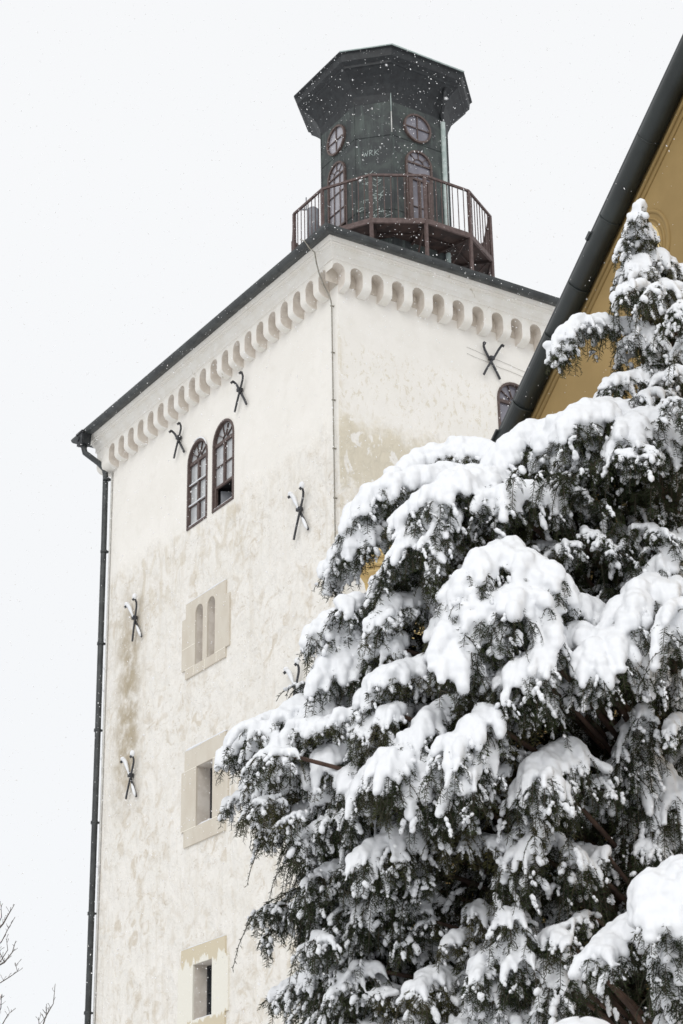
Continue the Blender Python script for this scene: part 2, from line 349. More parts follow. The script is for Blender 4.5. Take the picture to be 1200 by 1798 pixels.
# the reveals: niche backs
def window(u, o, out, x0, x1, kind):
    """arched casement window: frame with sub-part pane; o origin of face, u along face, out outward normal"""
    fr = MB(); r = (x1-x0)/2; c = (x0+x1)/2; n = 12; sp = WZ1-r
    inset = .06; w = .05
    oo = o - out*inset
    A = arch(x0+.002, x1-.002, WZ0+.002, WZ1-.002, n); B = arch(x0+w, x1-w, WZ0+w, WZ1-w, n)
    fr.ring(B, A, oo, u, EZ, out*(.06+.02))
    bh = lambda z, t=.04: fr.prism([(x0+w, z-t/2), (x1-w, z-t/2), (x1-w, z+t/2), (x0+w, z+t/2)], oo, u, EZ, out*.045)
    def seg(a, b, t=.016, d=.03):
        a = np.array(a); b = np.array(b); q = b-a; q = q/np.linalg.norm(q); m = np.array((-q[1], q[0]))*t/2
        fr.prism([tuple(a-m), tuple(b-m), tuple(b+m), tuple(a+m)], oo+out*.002, u, EZ, out*d)
    bh(sp-.02, .07)
    z1 = sp-.055
    if kind == 'closed':
        fr.prism([(c-.03, WZ0+w), (c+.03, WZ0+w), (c+.03, z1), (c-.03, z1)], oo, u, EZ, out*.05)
        for k in (1, 2):
            z = z1-(z1-WZ0-w)*k/3; seg((x0+w, z), (c-.03, z), .02); seg((c+.03, z), (x1-w, z), .02)
        fr.prism([(c+.03, WZ0+w), (c+.055, WZ0+w), (c+.055, WZ0+w+.42), (c+.03, WZ0+w+.42)], oo, u, EZ, out*.05)
    else:
        zz = z1-(z1-WZ0-w)*.66
        fr.prism([(c-.03, zz), (c+.03, zz), (c+.03, z1), (c-.03, z1)], oo, u, EZ, out*.05)
        z = (z1+zz)/2; seg((x0+w, z), (c-.03, z), .02); seg((c+.03, z), (x1-w, z), .02); bh(zz, .05)
        fr.prism([(x0+w, WZ0+w), (x0+w+.07, WZ0+w), (x0+w+.07, zz), (x0+w, zz)], oo, u, EZ, out*.05)
    # fanlight
    rr = r-w
    for k in range(1, 5):
        a = math.pi*k/5; seg((c+.10*math.cos(a), sp+.015+.10*math.sin(a)), (c+rr*math.cos(a), sp+rr*math.sin(a)))
    for k in range(8):
        a, b = math.pi*k/8, math.pi*(k+1)/8; seg((c+.10*math.cos(a), sp+.015+.1*math.sin(a)), (c+.1*math.cos(b), sp+.015+.1*math.sin(b)))
    f = fr.build('window', BROWN, tower)
    pn = MB()
    if kind == 'closed': pn.prism(arch(x0+.04, x1-.04, WZ0+.04, WZ1-.04, n), oo-out*.02, u, EZ, out*.018)
    else:
        top = arch(x0+.04, x1-.04, zz, WZ1-.04, n); pn.prism(top, oo-out*.02, u, EZ, out*.018)
    pn.build('pane', GLASS if kind != 'r' else GLASSD, f)
    if kind == 'open':
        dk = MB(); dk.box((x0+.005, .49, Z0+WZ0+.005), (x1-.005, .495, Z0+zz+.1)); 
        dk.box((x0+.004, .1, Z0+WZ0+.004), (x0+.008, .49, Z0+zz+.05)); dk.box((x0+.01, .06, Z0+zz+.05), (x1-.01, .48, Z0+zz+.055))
        dk.build('unlit_room_backing', DARK, f)  # near-black panels paint the unlit room's darkness behind the open casement
        cs = MB(); xx = x0+.13; cs.prism([(0, WZ0+.09), (.38, WZ0+.09), (.38, zz-.06), (0, zz-.06)], (xx, .12, Z0), (.35, .93, 0), EZ, (.03, -.02, 0))
        cs.build('open_casement', [GREY], f)
    sn = MB()
    if out[1] < 0:
        for z in ([z1-(z1-WZ0-w)*k/3 for k in (1, 2)] + [WZ0+w] if kind == 'closed' else [WZ0+w*.9]):
            xs = np.linspace(x0+w+.01, x1-w-.01, 14)
            sn.tube([(x, -.005+.01, Z0+z+.018+random.uniform(-.004, .006)) for x in xs], [.010+random.uniform(0, .007) for _ in xs], 6)
        if kind == 'closed':
            sn.tube([(c+(r+.004)*math.cos(a), -.025, Z0+sp+.01+(r+.004)*math.sin(a)) for a in np.linspace(.35, 1.9, 12)], [.008+.012*math.sin(math.pi*k/11) for k in range(12)], 6)
        split(sn, 'snow', SNOW, f)
    return f
window(EX, OL, -EY, *WINL[0], 'closed'); window(EX, OL, -EY, *WINL[1], 'open')
window(EY, OL, EX, *WINR[0], 'r'); window(EY, OL, EX, *WINR[1], 'r')
# stone surrounds
def resample(poly, inner):
    return poly
def surround(outer, holes, mat, joints, snowz):
    s = MB(); T = .035
    # built from rectangles butted around the holes
    for (a, b, c, d) in outer: s.prism([(a, b), (c, b), (c, d), (a, d)], OL+EY*0, EX, EZ, -EY*T)
    for (x0, x1, zs, zt) in holes:   # round heads: fill between arch and rectangle
        r = (x1-x0)/2; c = (x0+x1)/2; n = 8
        pl = [(x0, zt-r)] + [(c-r*math.cos(math.pi*k/n), zt-r+r*math.sin(math.pi*k/n)) for k in range(1, n//2+1)] + [(c, zt+.0), (x0, zt)]
        pl = [(x0, zt)] + [(c-r*math.cos(math.pi*k/n), zt-r+r*math.sin(math.pi*k/n)) for k in range(0, n//2+1)]
        s.prism(pl, OL, EX, EZ, -EY*T)
        s.prism([(2*c-a, b) for a, b in pl][::-1], OL, EX, EZ, -EY*T)
    ob = s.build('stone_surround', mat, tower)
    j = MB()
    for a, b in joints:
        a = np.array(a); b = np.array(b); q = (b-a)/np.linalg.norm(b-a); m = np.array((-q[1], q[0]))*.006
        j.prism([tuple(a-m), tuple(b-m), tuple(b+m), tuple(a+m)], OL-EY*T, EX, EZ, -EY*.003)
    if joints: split(j, 'joint', JOINT, ob)
    sn = MB(); 
    for (a, b, z, y, k) in snowz:
        xs = np.linspace(a, b, 24)
        sn.tube([(x, y+random.uniform(-.004, .004), Z0+z+.012) for x in xs], [max(.004, k*(.75+.5*noise.noise((x*3, z, 0)))*min(1, .3+5*min(x-a, b-x))) for x in xs], 6)
    split(sn, 'snow', SNOW, ob)
    return ob
a0, a1, b0, b1, b2, b3 = -5.77, -4.15, -5.92, -4.0, 0, 0
surround([(a0, -4.52, a1, -4.36), (a0, -4.67, -5.37, -4.52), (-5.06, -4.67, -4.88, -4.52), (-4.57, -4.67, a1, -4.52),
          (b0, -5.75, -5.37, -4.67), (-5.06, -5.75, -4.88, -4.67), (-4.57, -5.75, b1, -4.67), (a0, -5.95, a1, -5.75)],
         [(-5.37, -5.06, 0, -4.52), (-4.88, -4.57, 0, -4.52)], STONE,
         [((b0+.02, -5.3), (-5.37, -5.3)), ((-5.37, -5.75), (-5.77, -5.75)), ((-5.42, -5.95), (-5.42, -5.75)), ((-4.97, -5.95), (-4.97, -5.75)), ((-4.57, -5.75), (a1, -5.75)), ((-4.5, -5.95), (-4.5, -5.75))],
         [(a0, a1, -4.36, -.022, .022), (-5.36, -5.07, -5.75, .01, .022), (-4.87, -4.58, -5.75, .01, .022)])
a0, a1, b0, b1 = -5.72, -4.12, -5.84, -4.01
surround([(a0, -7.85, a1, -7.44), (b0, -9.02, -5.24, -7.85), (-4.6, -9.02, b1, -7.85), (a0, -9.35, a1, -9.02)], [], STONE,
         [((a0, -7.85), (-5.24, -7.85)), ((-4.6, -7.85), (a1, -7.85)), ((b0, -9.02), (-5.24, -9.02)), ((-4.6, -9.02), (b1, -9.02))],
         [(a0, a1+.05, -7.44, -.02, .03), (-5.23, -4.61, -9.02, .0, .034)])
a0, a1, b0, b1 = -5.73, -4.06, -5.84, -3.95
surround([(a0, -11.63, a1, -11.3), (b0, -12.64, -5.26, -11.63), (-4.54, -12.64, b1, -11.63), (a0, -13.2, a1, -12.64)], [], STONE2, [],
         [(a0, a1, -11.3, -.02, .014), (-5.24, -4.56, -12.64, .0, .016)])
# dark small windows deep in the stone openings
for (x0, x1, z0, z1, dep) in ((-5.24, -4.6, -9.02, -7.85, .32), (-5.26, -4.54, -12.64, -11.63, .31)):
    fr = MB(); o_ = OL+EY*dep
    A = [(x0+.004, z0+.004), (x1-.004, z0+.004), (x1-.004, z1-.004), (x0+.004, z1-.004)]; B = [(x0+.05, z0+.05), (x1-.05, z0+.05), (x1-.05, z1-.05), (x0+.05, z1-.05)]
    fr.ring(B, A, o_, EX, EZ, -EY*.05); fr.bar((x1-.2, dep-.03, Z0+z0+.05), (x1-.2, dep-.03, Z0+z1-.05), .03)
    fr.bar((x0+.05, dep-.03, Z0+(z0+z1)/2), (x1-.05, dep-.03, Z0+(z0+z1)/2), .02)
    f = fr.build('window', IRON, tower); pn = MB(); pn.prism(B, o_-EY*.005, EX, EZ, -EY*.01); pn.build('pane', GLASSK, f)

# --- frieze of arched corbels
PJ = .25; PIT = .4655; TZ = .50
def frieze(u, o, out, cents, lo, hi):
    s = MB(); nm = MB()
    hw = .136; r = hw; spz = TZ-r
    # corbels between niches
    edges = [lo] + [e for c in cents for e in (c-hw, c+hw)] + [hi]
    prof = [(0, .03), (.03, .025)] + [(.05+(PJ-.05)*math.sin(math.radians(a)), .18-.15*math.cos(math.radians(a))) for a in (0, 18, 32, 46, 60, 75, 90)] + [(PJ, spz), (0, spz)]
    for k in range(0, len(edges), 2):
        a, b = edges[k], edges[k+1]
        if b-a < .02: continue
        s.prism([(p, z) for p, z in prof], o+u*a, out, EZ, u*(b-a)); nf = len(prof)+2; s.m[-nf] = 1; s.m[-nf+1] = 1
        s.prism([(a, spz), (b, spz), (b, TZ+.03), (a, TZ+.03)], o, u, EZ, out*PJ)
    n = 10
    for c in cents:
        top = [(c-hw, TZ+.03)] + [(c-r*math.cos(math.pi*k/n), spz+r*math.sin(math.pi*k/n)) for k in range(n+1)] + [(c+hw, TZ+.03)]
        # split in quads to keep it convex
        arc = top[1:-1]
        for k in range(n):
            (x0, z0), (x1, z1) = arc[k], arc[k+1]
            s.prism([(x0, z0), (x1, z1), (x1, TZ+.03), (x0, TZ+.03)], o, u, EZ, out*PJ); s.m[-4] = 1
        # niche back with rounded head, its tan painting recess shade and some dirt
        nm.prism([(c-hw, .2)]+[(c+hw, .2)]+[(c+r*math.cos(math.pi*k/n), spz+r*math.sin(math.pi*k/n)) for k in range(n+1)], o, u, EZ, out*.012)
    s.build('corbel_frieze', [CORN, SIDE_SHADE], tower, .02); split(nm, 'niche', NICHE, tower)
cl = [-.155-PIT*k for k in range(20)]; cl = sorted(c for c in cl if c > -9.35)
frieze(EX, OL, -EY, cl, -WX-PJ+.001, PJ*0+.001-.001+0.0)
cr_ = [-.14] + [.26+.471*k for k in range(19)]
frieze(EY, OL, EX, cr_[0:], -PJ, 9.2)
# other two sides: plain corbel band
b_ = MB(); b_.box((-WX-PJ, 0, Z0+.05), (-WX, WY, Z0+TZ)); b_.box((-WX-PJ, WY, Z0+.05), (0, WY+PJ, Z0+TZ)); b_.build('corbel_band', CORN, tower)
# --- cornice swept round the square
def sweep(prof, name, mat, bevel=0, closed=False):
    s = MB()
    for k, (p, z) in enumerate(prof):
        for x, y in ((-WX-p, -p), (p, -p), (p, WY+p), (-WX-p, WY+p)): s.v.append((x, y, Z0+z))
    m = len(prof)
    for k in range(m if closed else m-1):
        k2 = (k+1) % m
        for j in range(4):
            s.f.append((k*4+j, k*4+(j+1) % 4, k2*4+(j+1) % 4, k2*4+j)); s.m.append(0); s.sm.append(False)
    return s.build(name, mat, tower, bevel)
sweep([(-.05, TZ+.03), (PJ+.004, TZ+.03), (PJ+.006, TZ+.05), (PJ+.03, TZ+.055), (PJ+.03, TZ+.16), (.325, .72), (.345, .76), (.345, .775), (.375, .78), (.375, .80), (.42, .81), (.42, .835), (.44, .84), (.478, .895), (.48, .92), (-.05, .92)], 'cornice', CORN, 0, True)
# gutter (half round) along the eaves
gp = [(.585, .90)] + [(.585+.075*(1-math.cos(R(a))), .90-.075*math.sin(R(a))*1.0) for a in (25, 50, 75, 100, 125, 150)] 
gp = [(.483, .93), (.481, .893), (.50, .88), (.57, .862), (.62, .858), (.665, .875), (.695, .915), (.703, .965), (.690, .968), (.67, .93), (.60, .91)]
sweep(gp, 'roof_gutter', ZINC, 0, True)
# roof: low hip with snow
rf = MB(); e = .60; zz = Z0+.935
rf.add([(-WX-e, -e, zz), (e, -e, zz), (e, WY+e, zz), (-WX-e, WY+e, zz), (CX, CY, zz+1.5)], [(0, 1, 4), (1, 2, 4), (2, 3, 4), (3, 0, 4), (3, 2, 1, 0)])
roof = rf.build('roof', DARKCU, tower)
rs = MB(); e = .63; N = 60
for i in range(N+1):
    for j in range(N+1):
        x = -WX-e+(WX+2*e)*i/N; y = -e+(WY+2*e)*j/N
        m = max(abs(x-CX)/(WX/2+e), abs(y-CY)/(WY/2+e)); h = 1.5*(1-min(1, m))
        ed = min(1, (1-m)*14); rs.v.append((x, y, zz+.01+h+.07*ed*(1+.5*noise.noise((x*2, y*2, 0)))))
for i in range(N):
    for j in range(N):
        a = i*(N+1)+j; rs.f.append((a, a+N+1, a+N+2, a+1)); rs.m.append(0); rs.sm.append(True)
rs.build('snow', SNOW, roof)
# small snow guards along right eave
hk = MB()
for y in (3.1, 3.9, 4.8, 5.2, 6.1, 6.9): hk.box((.60, y-.02, Z0+.955), (.66, y+.025, Z0+1.0))
split(hk, 'snow_guard', IRON, tower)

# --- downpipe at the left corner, with hopper
dp = MB(); xo = -9.66
dp.tube([(xo, -.62, Z0+.86), (xo, -.62, Z0+.55), (xo+.02, -.60, Z0+.44), (xo+.06, -.5, Z0+.36), (xo+.10, -.28, Z0+.22), (xo+.10, -.14, Z0+.10), (-9.56, -.11, Z0-.05), (-9.53, -.11, Z0-1.5), (-9.50, -.11, Z0-6), (-9.5, -.11, 0.02)], .065, 12)
d_ = dp.build('downpipe', ZINC, tower)
hp = MB(); hp.prism([(-.13, .62), (.13, .62), (.15, .90), (-.15, .90)], (xo, -.74, Z0), EX, EZ, EY*.22); hp.tube([(xo-.06, -.765, Z0+.78), (xo-.06, -.738, Z0+.78)], .055, 12)
hp.prism([(-.16, .885), (.16, .885), (.16, .93), (-.16, .93)], (xo, -.76, Z0), EX, EZ, EY*.17)
hp.build('hopper', DARKCU, d_)
for z in (-.15, -1.9, -4.05, -6.0, -8.0, -9.9, -11.9, -14, -16, -18):
    c_ = MB(); c_.tube([(-9.515, -.11, Z0+z-.03), (-9.515, -.11, Z0+z+.03)], .078, 12); c_.box((-9.53, -.05, Z0+z-.015), (-9.45, .0, Z0+z+.015)); c_.build('pipe_clip', ZINC, d_)
cb = MB(); cb.tube([(-9.40, -.03, Z0+.0), (-9.385, -.03, Z0-6), (-9.37, -.03, .1)], .022, 8); cb.build('conduit', CABLE, tower)
sb = MB()
for z in (-3.95, -4.6, -5.1, -6.6, -8.9): sb.sphere((-9.4, -.06, Z0+z), .035, sc=(1, .8, 1.4+random.random()))
split(sb, 'snow', SNOW, d_)
# --- lightning cable at the near corner
lc = MB()
def Lp(x, y, yo): dd = ray(x, y); tt = (yo-CAM[1])/dd[1]; return CAM+tt*dd
lc.tube([(-.32, -.62, Z0+1.15), Lp(536, 424, -.70), Lp(544, 436, -.62), Lp(553, 443, -.52), Lp(556, 462, -.40), Lp(561, 481, -.32), Lp(569, 501, -.20), Lp(578, 518, -.10), Lp(581.5, 528, -.06), (-.15, -.05, Z0-.2), (-.15, -.05, Z0-5), (-.14, -.05, 0)], .013, 8)
lcab = lc.build('lightning_cable', WIRE, tower)
for k in range(19):
    z = -.2-k*.985; c_ = MB(); c_.bar((-.15, 0, Z0+z), (-.15, -.075, Z0+z), .03, .02); c_.sphere((-.15, -.055, Z0+z), .024); c_.build('cable_clip', WIRE, lcab)
# thin scored lines / wires on the right face
wr = MB()
for z0, z1 in ((-.33, -.66), (-.47, -.80)):
    ys = np.linspace(2.95, 5.6, 14); wr.tube([(.012, y, Z0+z0+(z1-z0)*(y-2.95)/2.65*.9+random.uniform(-.008, .008)) for y in ys], .003, 5)
split(wr, 'wire', WIRE, tower)

# --- wall anchors: two crossed iron bars with collar
def anchor(o, u, out, s1, s2, snow=True, curl=.06):
    """s1,s2: bars ((a,z) top, (a,z) bottom) relative to the crossing"""
    m = MB(); sn = MB()
    for k, (tp, bt) in enumerate((s1, s2)):
        y0 = .05+.035*k; pts = []; n = 12
        for i in range(n+1):
            q = i/n; a = bt[0]+(tp[0]-bt[0])*q; z = bt[1]+(tp[1]-bt[1])*q
            a -= (tp[0]-bt[0])*.02*math.sin(math.pi*q*2)
            oo = y0 + (curl*((q-.84)/.16)**2 if q > .84 else 0)
            pts.append(o+u*a+EZ*z+out*oo)
        w = [.022+.008*(i/n) for i in range(n+1)]
        for p, q in zip(pts[:-1], pts[1:]): m.bar(p, q+(q-p)*.08, .042, .03, upv=tuple(out))
        m.bar(pts[-1], pts[-1]+out*.05-EZ*.05, .05, .03, upv=tuple(u))
        if snow:
            tt = pts[-1]; sn.sphere(tt+EZ*.04+out*.0, .055, sc=(1.0, 1.0, .8+.5*k))
            if k == 0:
                sn.tube([pts[-1]+EZ*.035, pts[-2]+EZ*.03, pts[-4]+EZ*.025+out*.01, pts[-6]+EZ*.02+out*.02], [.05, .045, .03, .012], 8)
            lo = [p+out*.028+EZ*.012 for p in pts[:5]]
            if k == 0: sn.tube(lo, [.012, .03, .03, .028, .012], 8)
    m.prism([(-.05, -.035), (.05, -.035), (.05, .035), (-.05, .035)], o+out*.02, u, EZ, out*.10)
    ob = m.build('wall_anchor', IRON, tower, .004)
    if snow:
        sn.sphere(o+out*.10+EZ*.03, .03); split(sn, 'snow', SNOW, ob)
    return ob
def AL(cx, cz, s1, s2, **k): anchor(np.array((cx, 0, Z0+cz)), EX, -EY, s1, s2, **k)
AL(-1.33, -3.93, ((-.25, .36), (.27, -.50)), ((.22, .35), (-.18, -.55)))
AL(-8.0, -3.93, ((-.30, .36), (.32, -.52)), ((.14, .38), (-.04, -.52)))
AL(-7.97, -7.36, ((-.30, .38), (.24, -.5)), ((.20, .36), (-.16, -.46)))
AL(-1.5, -7.3, ((-.26, .34), (.26, -.5)), ((.18, .36), (-.16, -.5)))
AL(-6.16, -.48, ((-.26, .26), (.22, -.42)), ((.17, .26), (-.17, -.42)), snow=False)
AL(-3.58, -.48, ((-.2, .27), (.24, -.42)), ((.2, .30), (-.17, -.43)), snow=False)
anchor(np.array((0, 3.5, Z0-.45)), EY, EX, ((-.2, .28), (.2, -.40)), ((.22, .32), (-.22, -.42)), snow=False)
# unseen-side anchor twin right of the windows on right face
anchor(np.array((0, 6.0, Z0-.45)), EY, EX, ((-.2, .28), (.2, -.40)), ((.22, .32), (-.22, -.42)), snow=False)

# --- lantern: chamfered square of sheet copper
LX, LY = -4.85, 4.5
def octo(a, c): return [(-c, -a), (c, -a), (a, -c), (a, c), (c, a), (-c, a), (-a, c), (-a, -c)]
def loft(rings, name, mat, parent=tower, capb=True, capt=True):
    s = MB()
    for pts, z in rings:
        for x, y in pts: s.v.append((LX+x, LY+y, Z0+z))
    n = len(rings[0][0])
    for k in range(len(rings)-1):
        for j in range(n): s.f.append((k*n+j, k*n+(j+1) % n, (k+1)*n+(j+1) % n, (k+1)*n+j)); s.m.append(0); s.sm.append(False)
    if capb: s.f.append(tuple(range(n))[::-1]); s.m.append(0); s.sm.append(False)
    if capt: s.f.append(tuple(range((len(rings)-1)*n, len(rings)*n))); s.m.append(0); s.sm.append(False)
    return s.build(name, mat, parent)
lan = loft([(octo(1.3, .70), 1.4), (octo(1.3, .70), 8.3)], 'lantern', COPPER)
loft([(octo(1.30, .705), 7.85), (octo(1.33, .72), 8.05), (octo(1.40, .77), 8.25), (octo(1.52, .84), 8.42), (octo(1.66, .92), 8.56), (octo(1.70, .94), 8.58), (octo(1.70, .94), 8.64), (octo(1.79, .975), 8.71), (octo(1.81, .985), 8.90), (octo(1.86, 1.0), 8.92), (octo(1.86, 1.0), 8.95), (octo(.2, .1), 9.5)], 'lantern_roof', DARKCU)
# edge flashing of the roof
ef = MB(); pts = [(LX+x, LY+y, Z0+8.94) for x, y in octo(1.863, 1.002)]
for k in (1, 2): ef.tube([pts[k], pts[(k+1) % 8]], .016, 6)
for k in (2,): ef.tube([pts[k], pts[k+1]], .02, 6)
split(ef, 'roof_flashing', PALECU, lan)
st = MB(); pts = [(LX+x, LY+y) for x, y in octo(1.305, .703)]
for k in range(8): st.tube([(*pts[k], Z0+1.5), (*pts[k], Z0+8.1)], .016, 6)
for (a, b) in ((0, 1), (2, 3), (1, 2)):
    pa = np.array(pts[a]); pb = np.array(pts[b])
    for z in (2.9, 5.0, 6.95): st.tube([(*pa, Z0+z), (*pb, Z0+z)], .008, 5)
split(st, 'seam', COPPER, lan)
pf = MB(); 
pf.tube([(pts[7][0]-.0, pts[7][1]-.0, Z0+1.5), (pts[7][0], pts[7][1], Z0+8.0)], .03, 8)
pf.build('grazing_light_strip', PALECU, lan)  # pale strip added at the corner to paint the facet's grazing light
pp = MB(); q = np.array(pts[3]); 
pp.tube([(q[0]+.03, q[1]+.02, Z0+1.5), (q[0]+.03, q[1]+.02, Z0+7.75)], .055, 10)
pp.build('grazing_light_pipe', PALECU, lan)  # pipe below the bend; its pale colour paints the end facet's grazing light
pq = MB(); pq.tube([(q[0]+.03, q[1]+.02, Z0+7.7), (q[0]+.06, q[1]-.02, Z0+7.95), (q[0]+.20, q[1]-.06, Z0+8.1), (q[0]+.24, q[1]-.06, Z0+8.3), (q[0]+.3, q[1]-.06, Z0+8.5)], .045, 10); pq.build('pipe_bend', DARKCU, lan)
rw = MB(); e1 = np.array((*pts[2], 0)); rw.tube([(e1[0]+.02, e1[1]-.0, Z0+7.55), (e1[0]+.02, e1[1], Z0+8.05)], .010, 5); rw.build('rod', PALECU, lan)
rw = MB(); rw.tube([(e1[0]+.02, e1[1]-.0, Z0+7.0), (e1[0]+.02, e1[1], Z0+7.55)], .014, 5); rw.build('rod', CABLE, lan)
# lantern windows on the four wide facets
def circ(r, n=24): return [(r*math.cos(2*math.pi*k/n), r*math.sin(2*math.pi*k/n)) for k in range(n)]
def lwin(o, u, out, door=False):
    rv = MB(); rv.ring(circ(.33), circ(.375), o+EZ*7.33, u, EZ, out*.06)
    for a, b in (((-.33, 0), (.33, 0)), ((0, -.33), (0, .33))):
        rv.bar(o+EZ*7.33+u*a[0]+EZ*a[1]+out*.03, o+EZ*7.33+u*b[0]+EZ*b[1]+out*.03, .022, .022, upv=tuple(out))
    f = rv.build('round_window', BROWN, lan); p = MB(); p.prism(circ(.335), o+EZ*7.33, u, EZ, out*.014); p.build('pane', GLASSD if out[0] > 0 else GLASSM, f)
    w = .36; zb, zt = (4.33, 6.72) if door else (4.95, 6.72)
    rv = MB(); rv.ring(arch(-w+.045, w-.045, zb+.045, zt-.045, 14), arch(-w, w, zb, zt, 14), o, u, EZ, out*.06)
    sp = zt-w
    q = lambda a, b, t=.02: rv.bar(o+u*a[0]+EZ*a[1]+out*.03, o+u*b[0]+EZ*b[1]+out*.03, t, t, upv=tuple(out))
    q((-w+.04, sp), (w-.04, sp), .035)
    if door: q((-w+.04, sp-.42), (w-.04, sp-.42), .05); q((-w+.04, sp-.3), (w-.04, sp-.3), .02)
    for k in (1, 2, 3): a = math.pi*k/4; q((.14*math.cos(a), sp+.14*math.sin(a)), ((w-.03)*math.cos(a), sp+(w-.03)*math.sin(a)), .016)
    for k in range(6): a = math.pi*k/6; b = math.pi*(k+1)/6; q((.14*math.cos(a), sp+.14*math.sin(a)), (.14*math.cos(b), sp+.14*math.sin(b)), .016)
    if door:
        for x in (-w+.1, w-.1): q((x, zb+.05), (x, sp-.44), .10)
        q((0, zb+.05), (0, sp-.44), .05); q((-w+.1, zb+.2), (w-.1, zb+.2), .3); q((-w+.1, zb+.9), (w-.1, zb+.9), .02)
    else:
        for x in (-.12, .12): q((x, zb), (x, sp), .018)
        for k in (1, 2): z = zb+(sp-zb)*k/3; q((-w, z), (w, z), .018)
    f = rv.build('arched_window' if not door else 'arched_door', BROWN, lan); p = MB(); p.prism(arch(-w+.03, w-.03, zb+.03, zt-.03, 14), o, u, EZ, out*.014); p.build('pane', GLASSD if out[0] > 0 else GLASSM, f)
lwin(np.array((LX-.02, LY-1.3, Z0)), EX, -EY)
lwin(np.array((LX+1.3, LY, Z0)), EY, EX, True)
lwin(np.array((LX-1.3, LY, Z0)), -EY, -EX); lwin(np.array((LX, LY+1.3, Z0)), -EX, EY)
# scribbled graffiti in pale green on the chamfer facet
gf = MB(); u_ = (EX+EY)/math.sqrt(2); o_ = np.array((LX+1.0, LY-1.0, Z0)); out_ = (EX-EY)/math.sqrt(2)
def scr_(P_, t=.008):
    for a, b in zip(P_[:-1], P_[1:]): gf.bar(o_+u_*a[0]+EZ*a[1]+out_*.004, o_+u_*b[0]+EZ*b[1]+out_*.004, t, .006, upv=tuple(out_))
x = -.24; z = 6.45
scr_([(x, z+.14), (x+.03, z), (x+.06, z+.1), (x+.09, z), (x+.12, z+.15)]); scr_([(x+.15, z), (x+.16, z+.16), (x+.22, z+.13), (x+.17, z+.07), (x+.24, z)]); scr_([(x+.27, z), (x+.28, z+.16)]); scr_([(x+.36, z+.15), (x+.28, z+.08), (x+.37, z+.0)])
for k in range(26):
    a = random.uniform(-.33, .30); b = random.uniform(4.6, 6.0); pl = [(a, b)]
    for q in range(4): pl.append((max(-.4, min(.4, pl[-1][0]+random.uniform(-.12, .14))), pl[-1][1]+random.uniform(-.09, .09)))
    scr_(pl, .010)
gf.build('graffiti', PALECU, lan)
# snow streaks of wet flakes... small lodged snow at window sills
# --- balcony, twelve sided
RA = 2.22/math.cos(math.pi/12); BX, BY = -4.88, 4.62
def dd(k, r=RA): a = R(-75)+k*R(30)-0; return np.array((BX+r*math.cos(a), BY+r*math.sin(a), 0.))
FZ, RZ = 4.30, 5.44
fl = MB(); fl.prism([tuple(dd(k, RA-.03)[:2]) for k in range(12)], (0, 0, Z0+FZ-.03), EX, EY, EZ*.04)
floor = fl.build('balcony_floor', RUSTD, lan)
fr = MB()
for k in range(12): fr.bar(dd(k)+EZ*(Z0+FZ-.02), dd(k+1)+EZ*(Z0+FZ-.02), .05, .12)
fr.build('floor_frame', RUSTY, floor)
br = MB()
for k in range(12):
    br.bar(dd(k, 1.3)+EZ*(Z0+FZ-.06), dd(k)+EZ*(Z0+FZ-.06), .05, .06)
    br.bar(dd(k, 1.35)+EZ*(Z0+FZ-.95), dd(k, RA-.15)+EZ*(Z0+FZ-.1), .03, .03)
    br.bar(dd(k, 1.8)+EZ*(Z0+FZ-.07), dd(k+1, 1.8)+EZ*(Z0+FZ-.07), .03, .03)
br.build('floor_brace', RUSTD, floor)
for k in range(12):
    p_ = MB(); p_.bar(dd(k)+EZ*(Z0+1.9), dd(k)+EZ*(Z0+RZ), .062, .062, upv=(1, 0, 0)); p_.build('balcony_post', RUSTY, lan)
rl = MB()
for k in range(12): rl.bar(dd(k)+EZ*(Z0+RZ), dd(k+1)+EZ*(Z0+RZ), .05, .05); 
rail = rl.build('handrail', RUSTY, lan)
bl = MB(); bl.bar((0, 0, 0), (0, 0, RZ-FZ-.04), .016, .016, upv=(1, 0, 0)); b0 = bl.build('baluster', RUSTY, rail)
first = True
for k in range(12):
    for q in range(1, 8):
        c_ = b0 if first else b0.copy()
        if not first: COL.objects.link(c_); c_.parent = rail
        first = False
        pt = dd(k)*(1-q/8)+dd(k+1)*(q/8); c_.location = (pt[0], pt[1], Z0+FZ+.04)
# equipment box on the platform
an = MB(); pa = P(550, 388, 44.6); an.tube([pa+EZ*-.55, pa+EZ*.28], .14, 10); an.bar(pa+EZ*.3+RT*-.33, pa+EZ*.3+RT*.05, .03); an.bar(pa+EZ*.3+RT*-.15, pa+EZ*.62+RT*-.15, .02); an.tube([pa+EZ*.28, pa+EZ*.34], [.14, .08], 10)
an.tube([pa+EZ*-.55+RT*.16, pa+EZ*-.15+RT*.16], .05, 8); an.bar(pa+EZ*-2.2, pa+EZ*-.5, .06); an.build('antenna', GREY, lan)
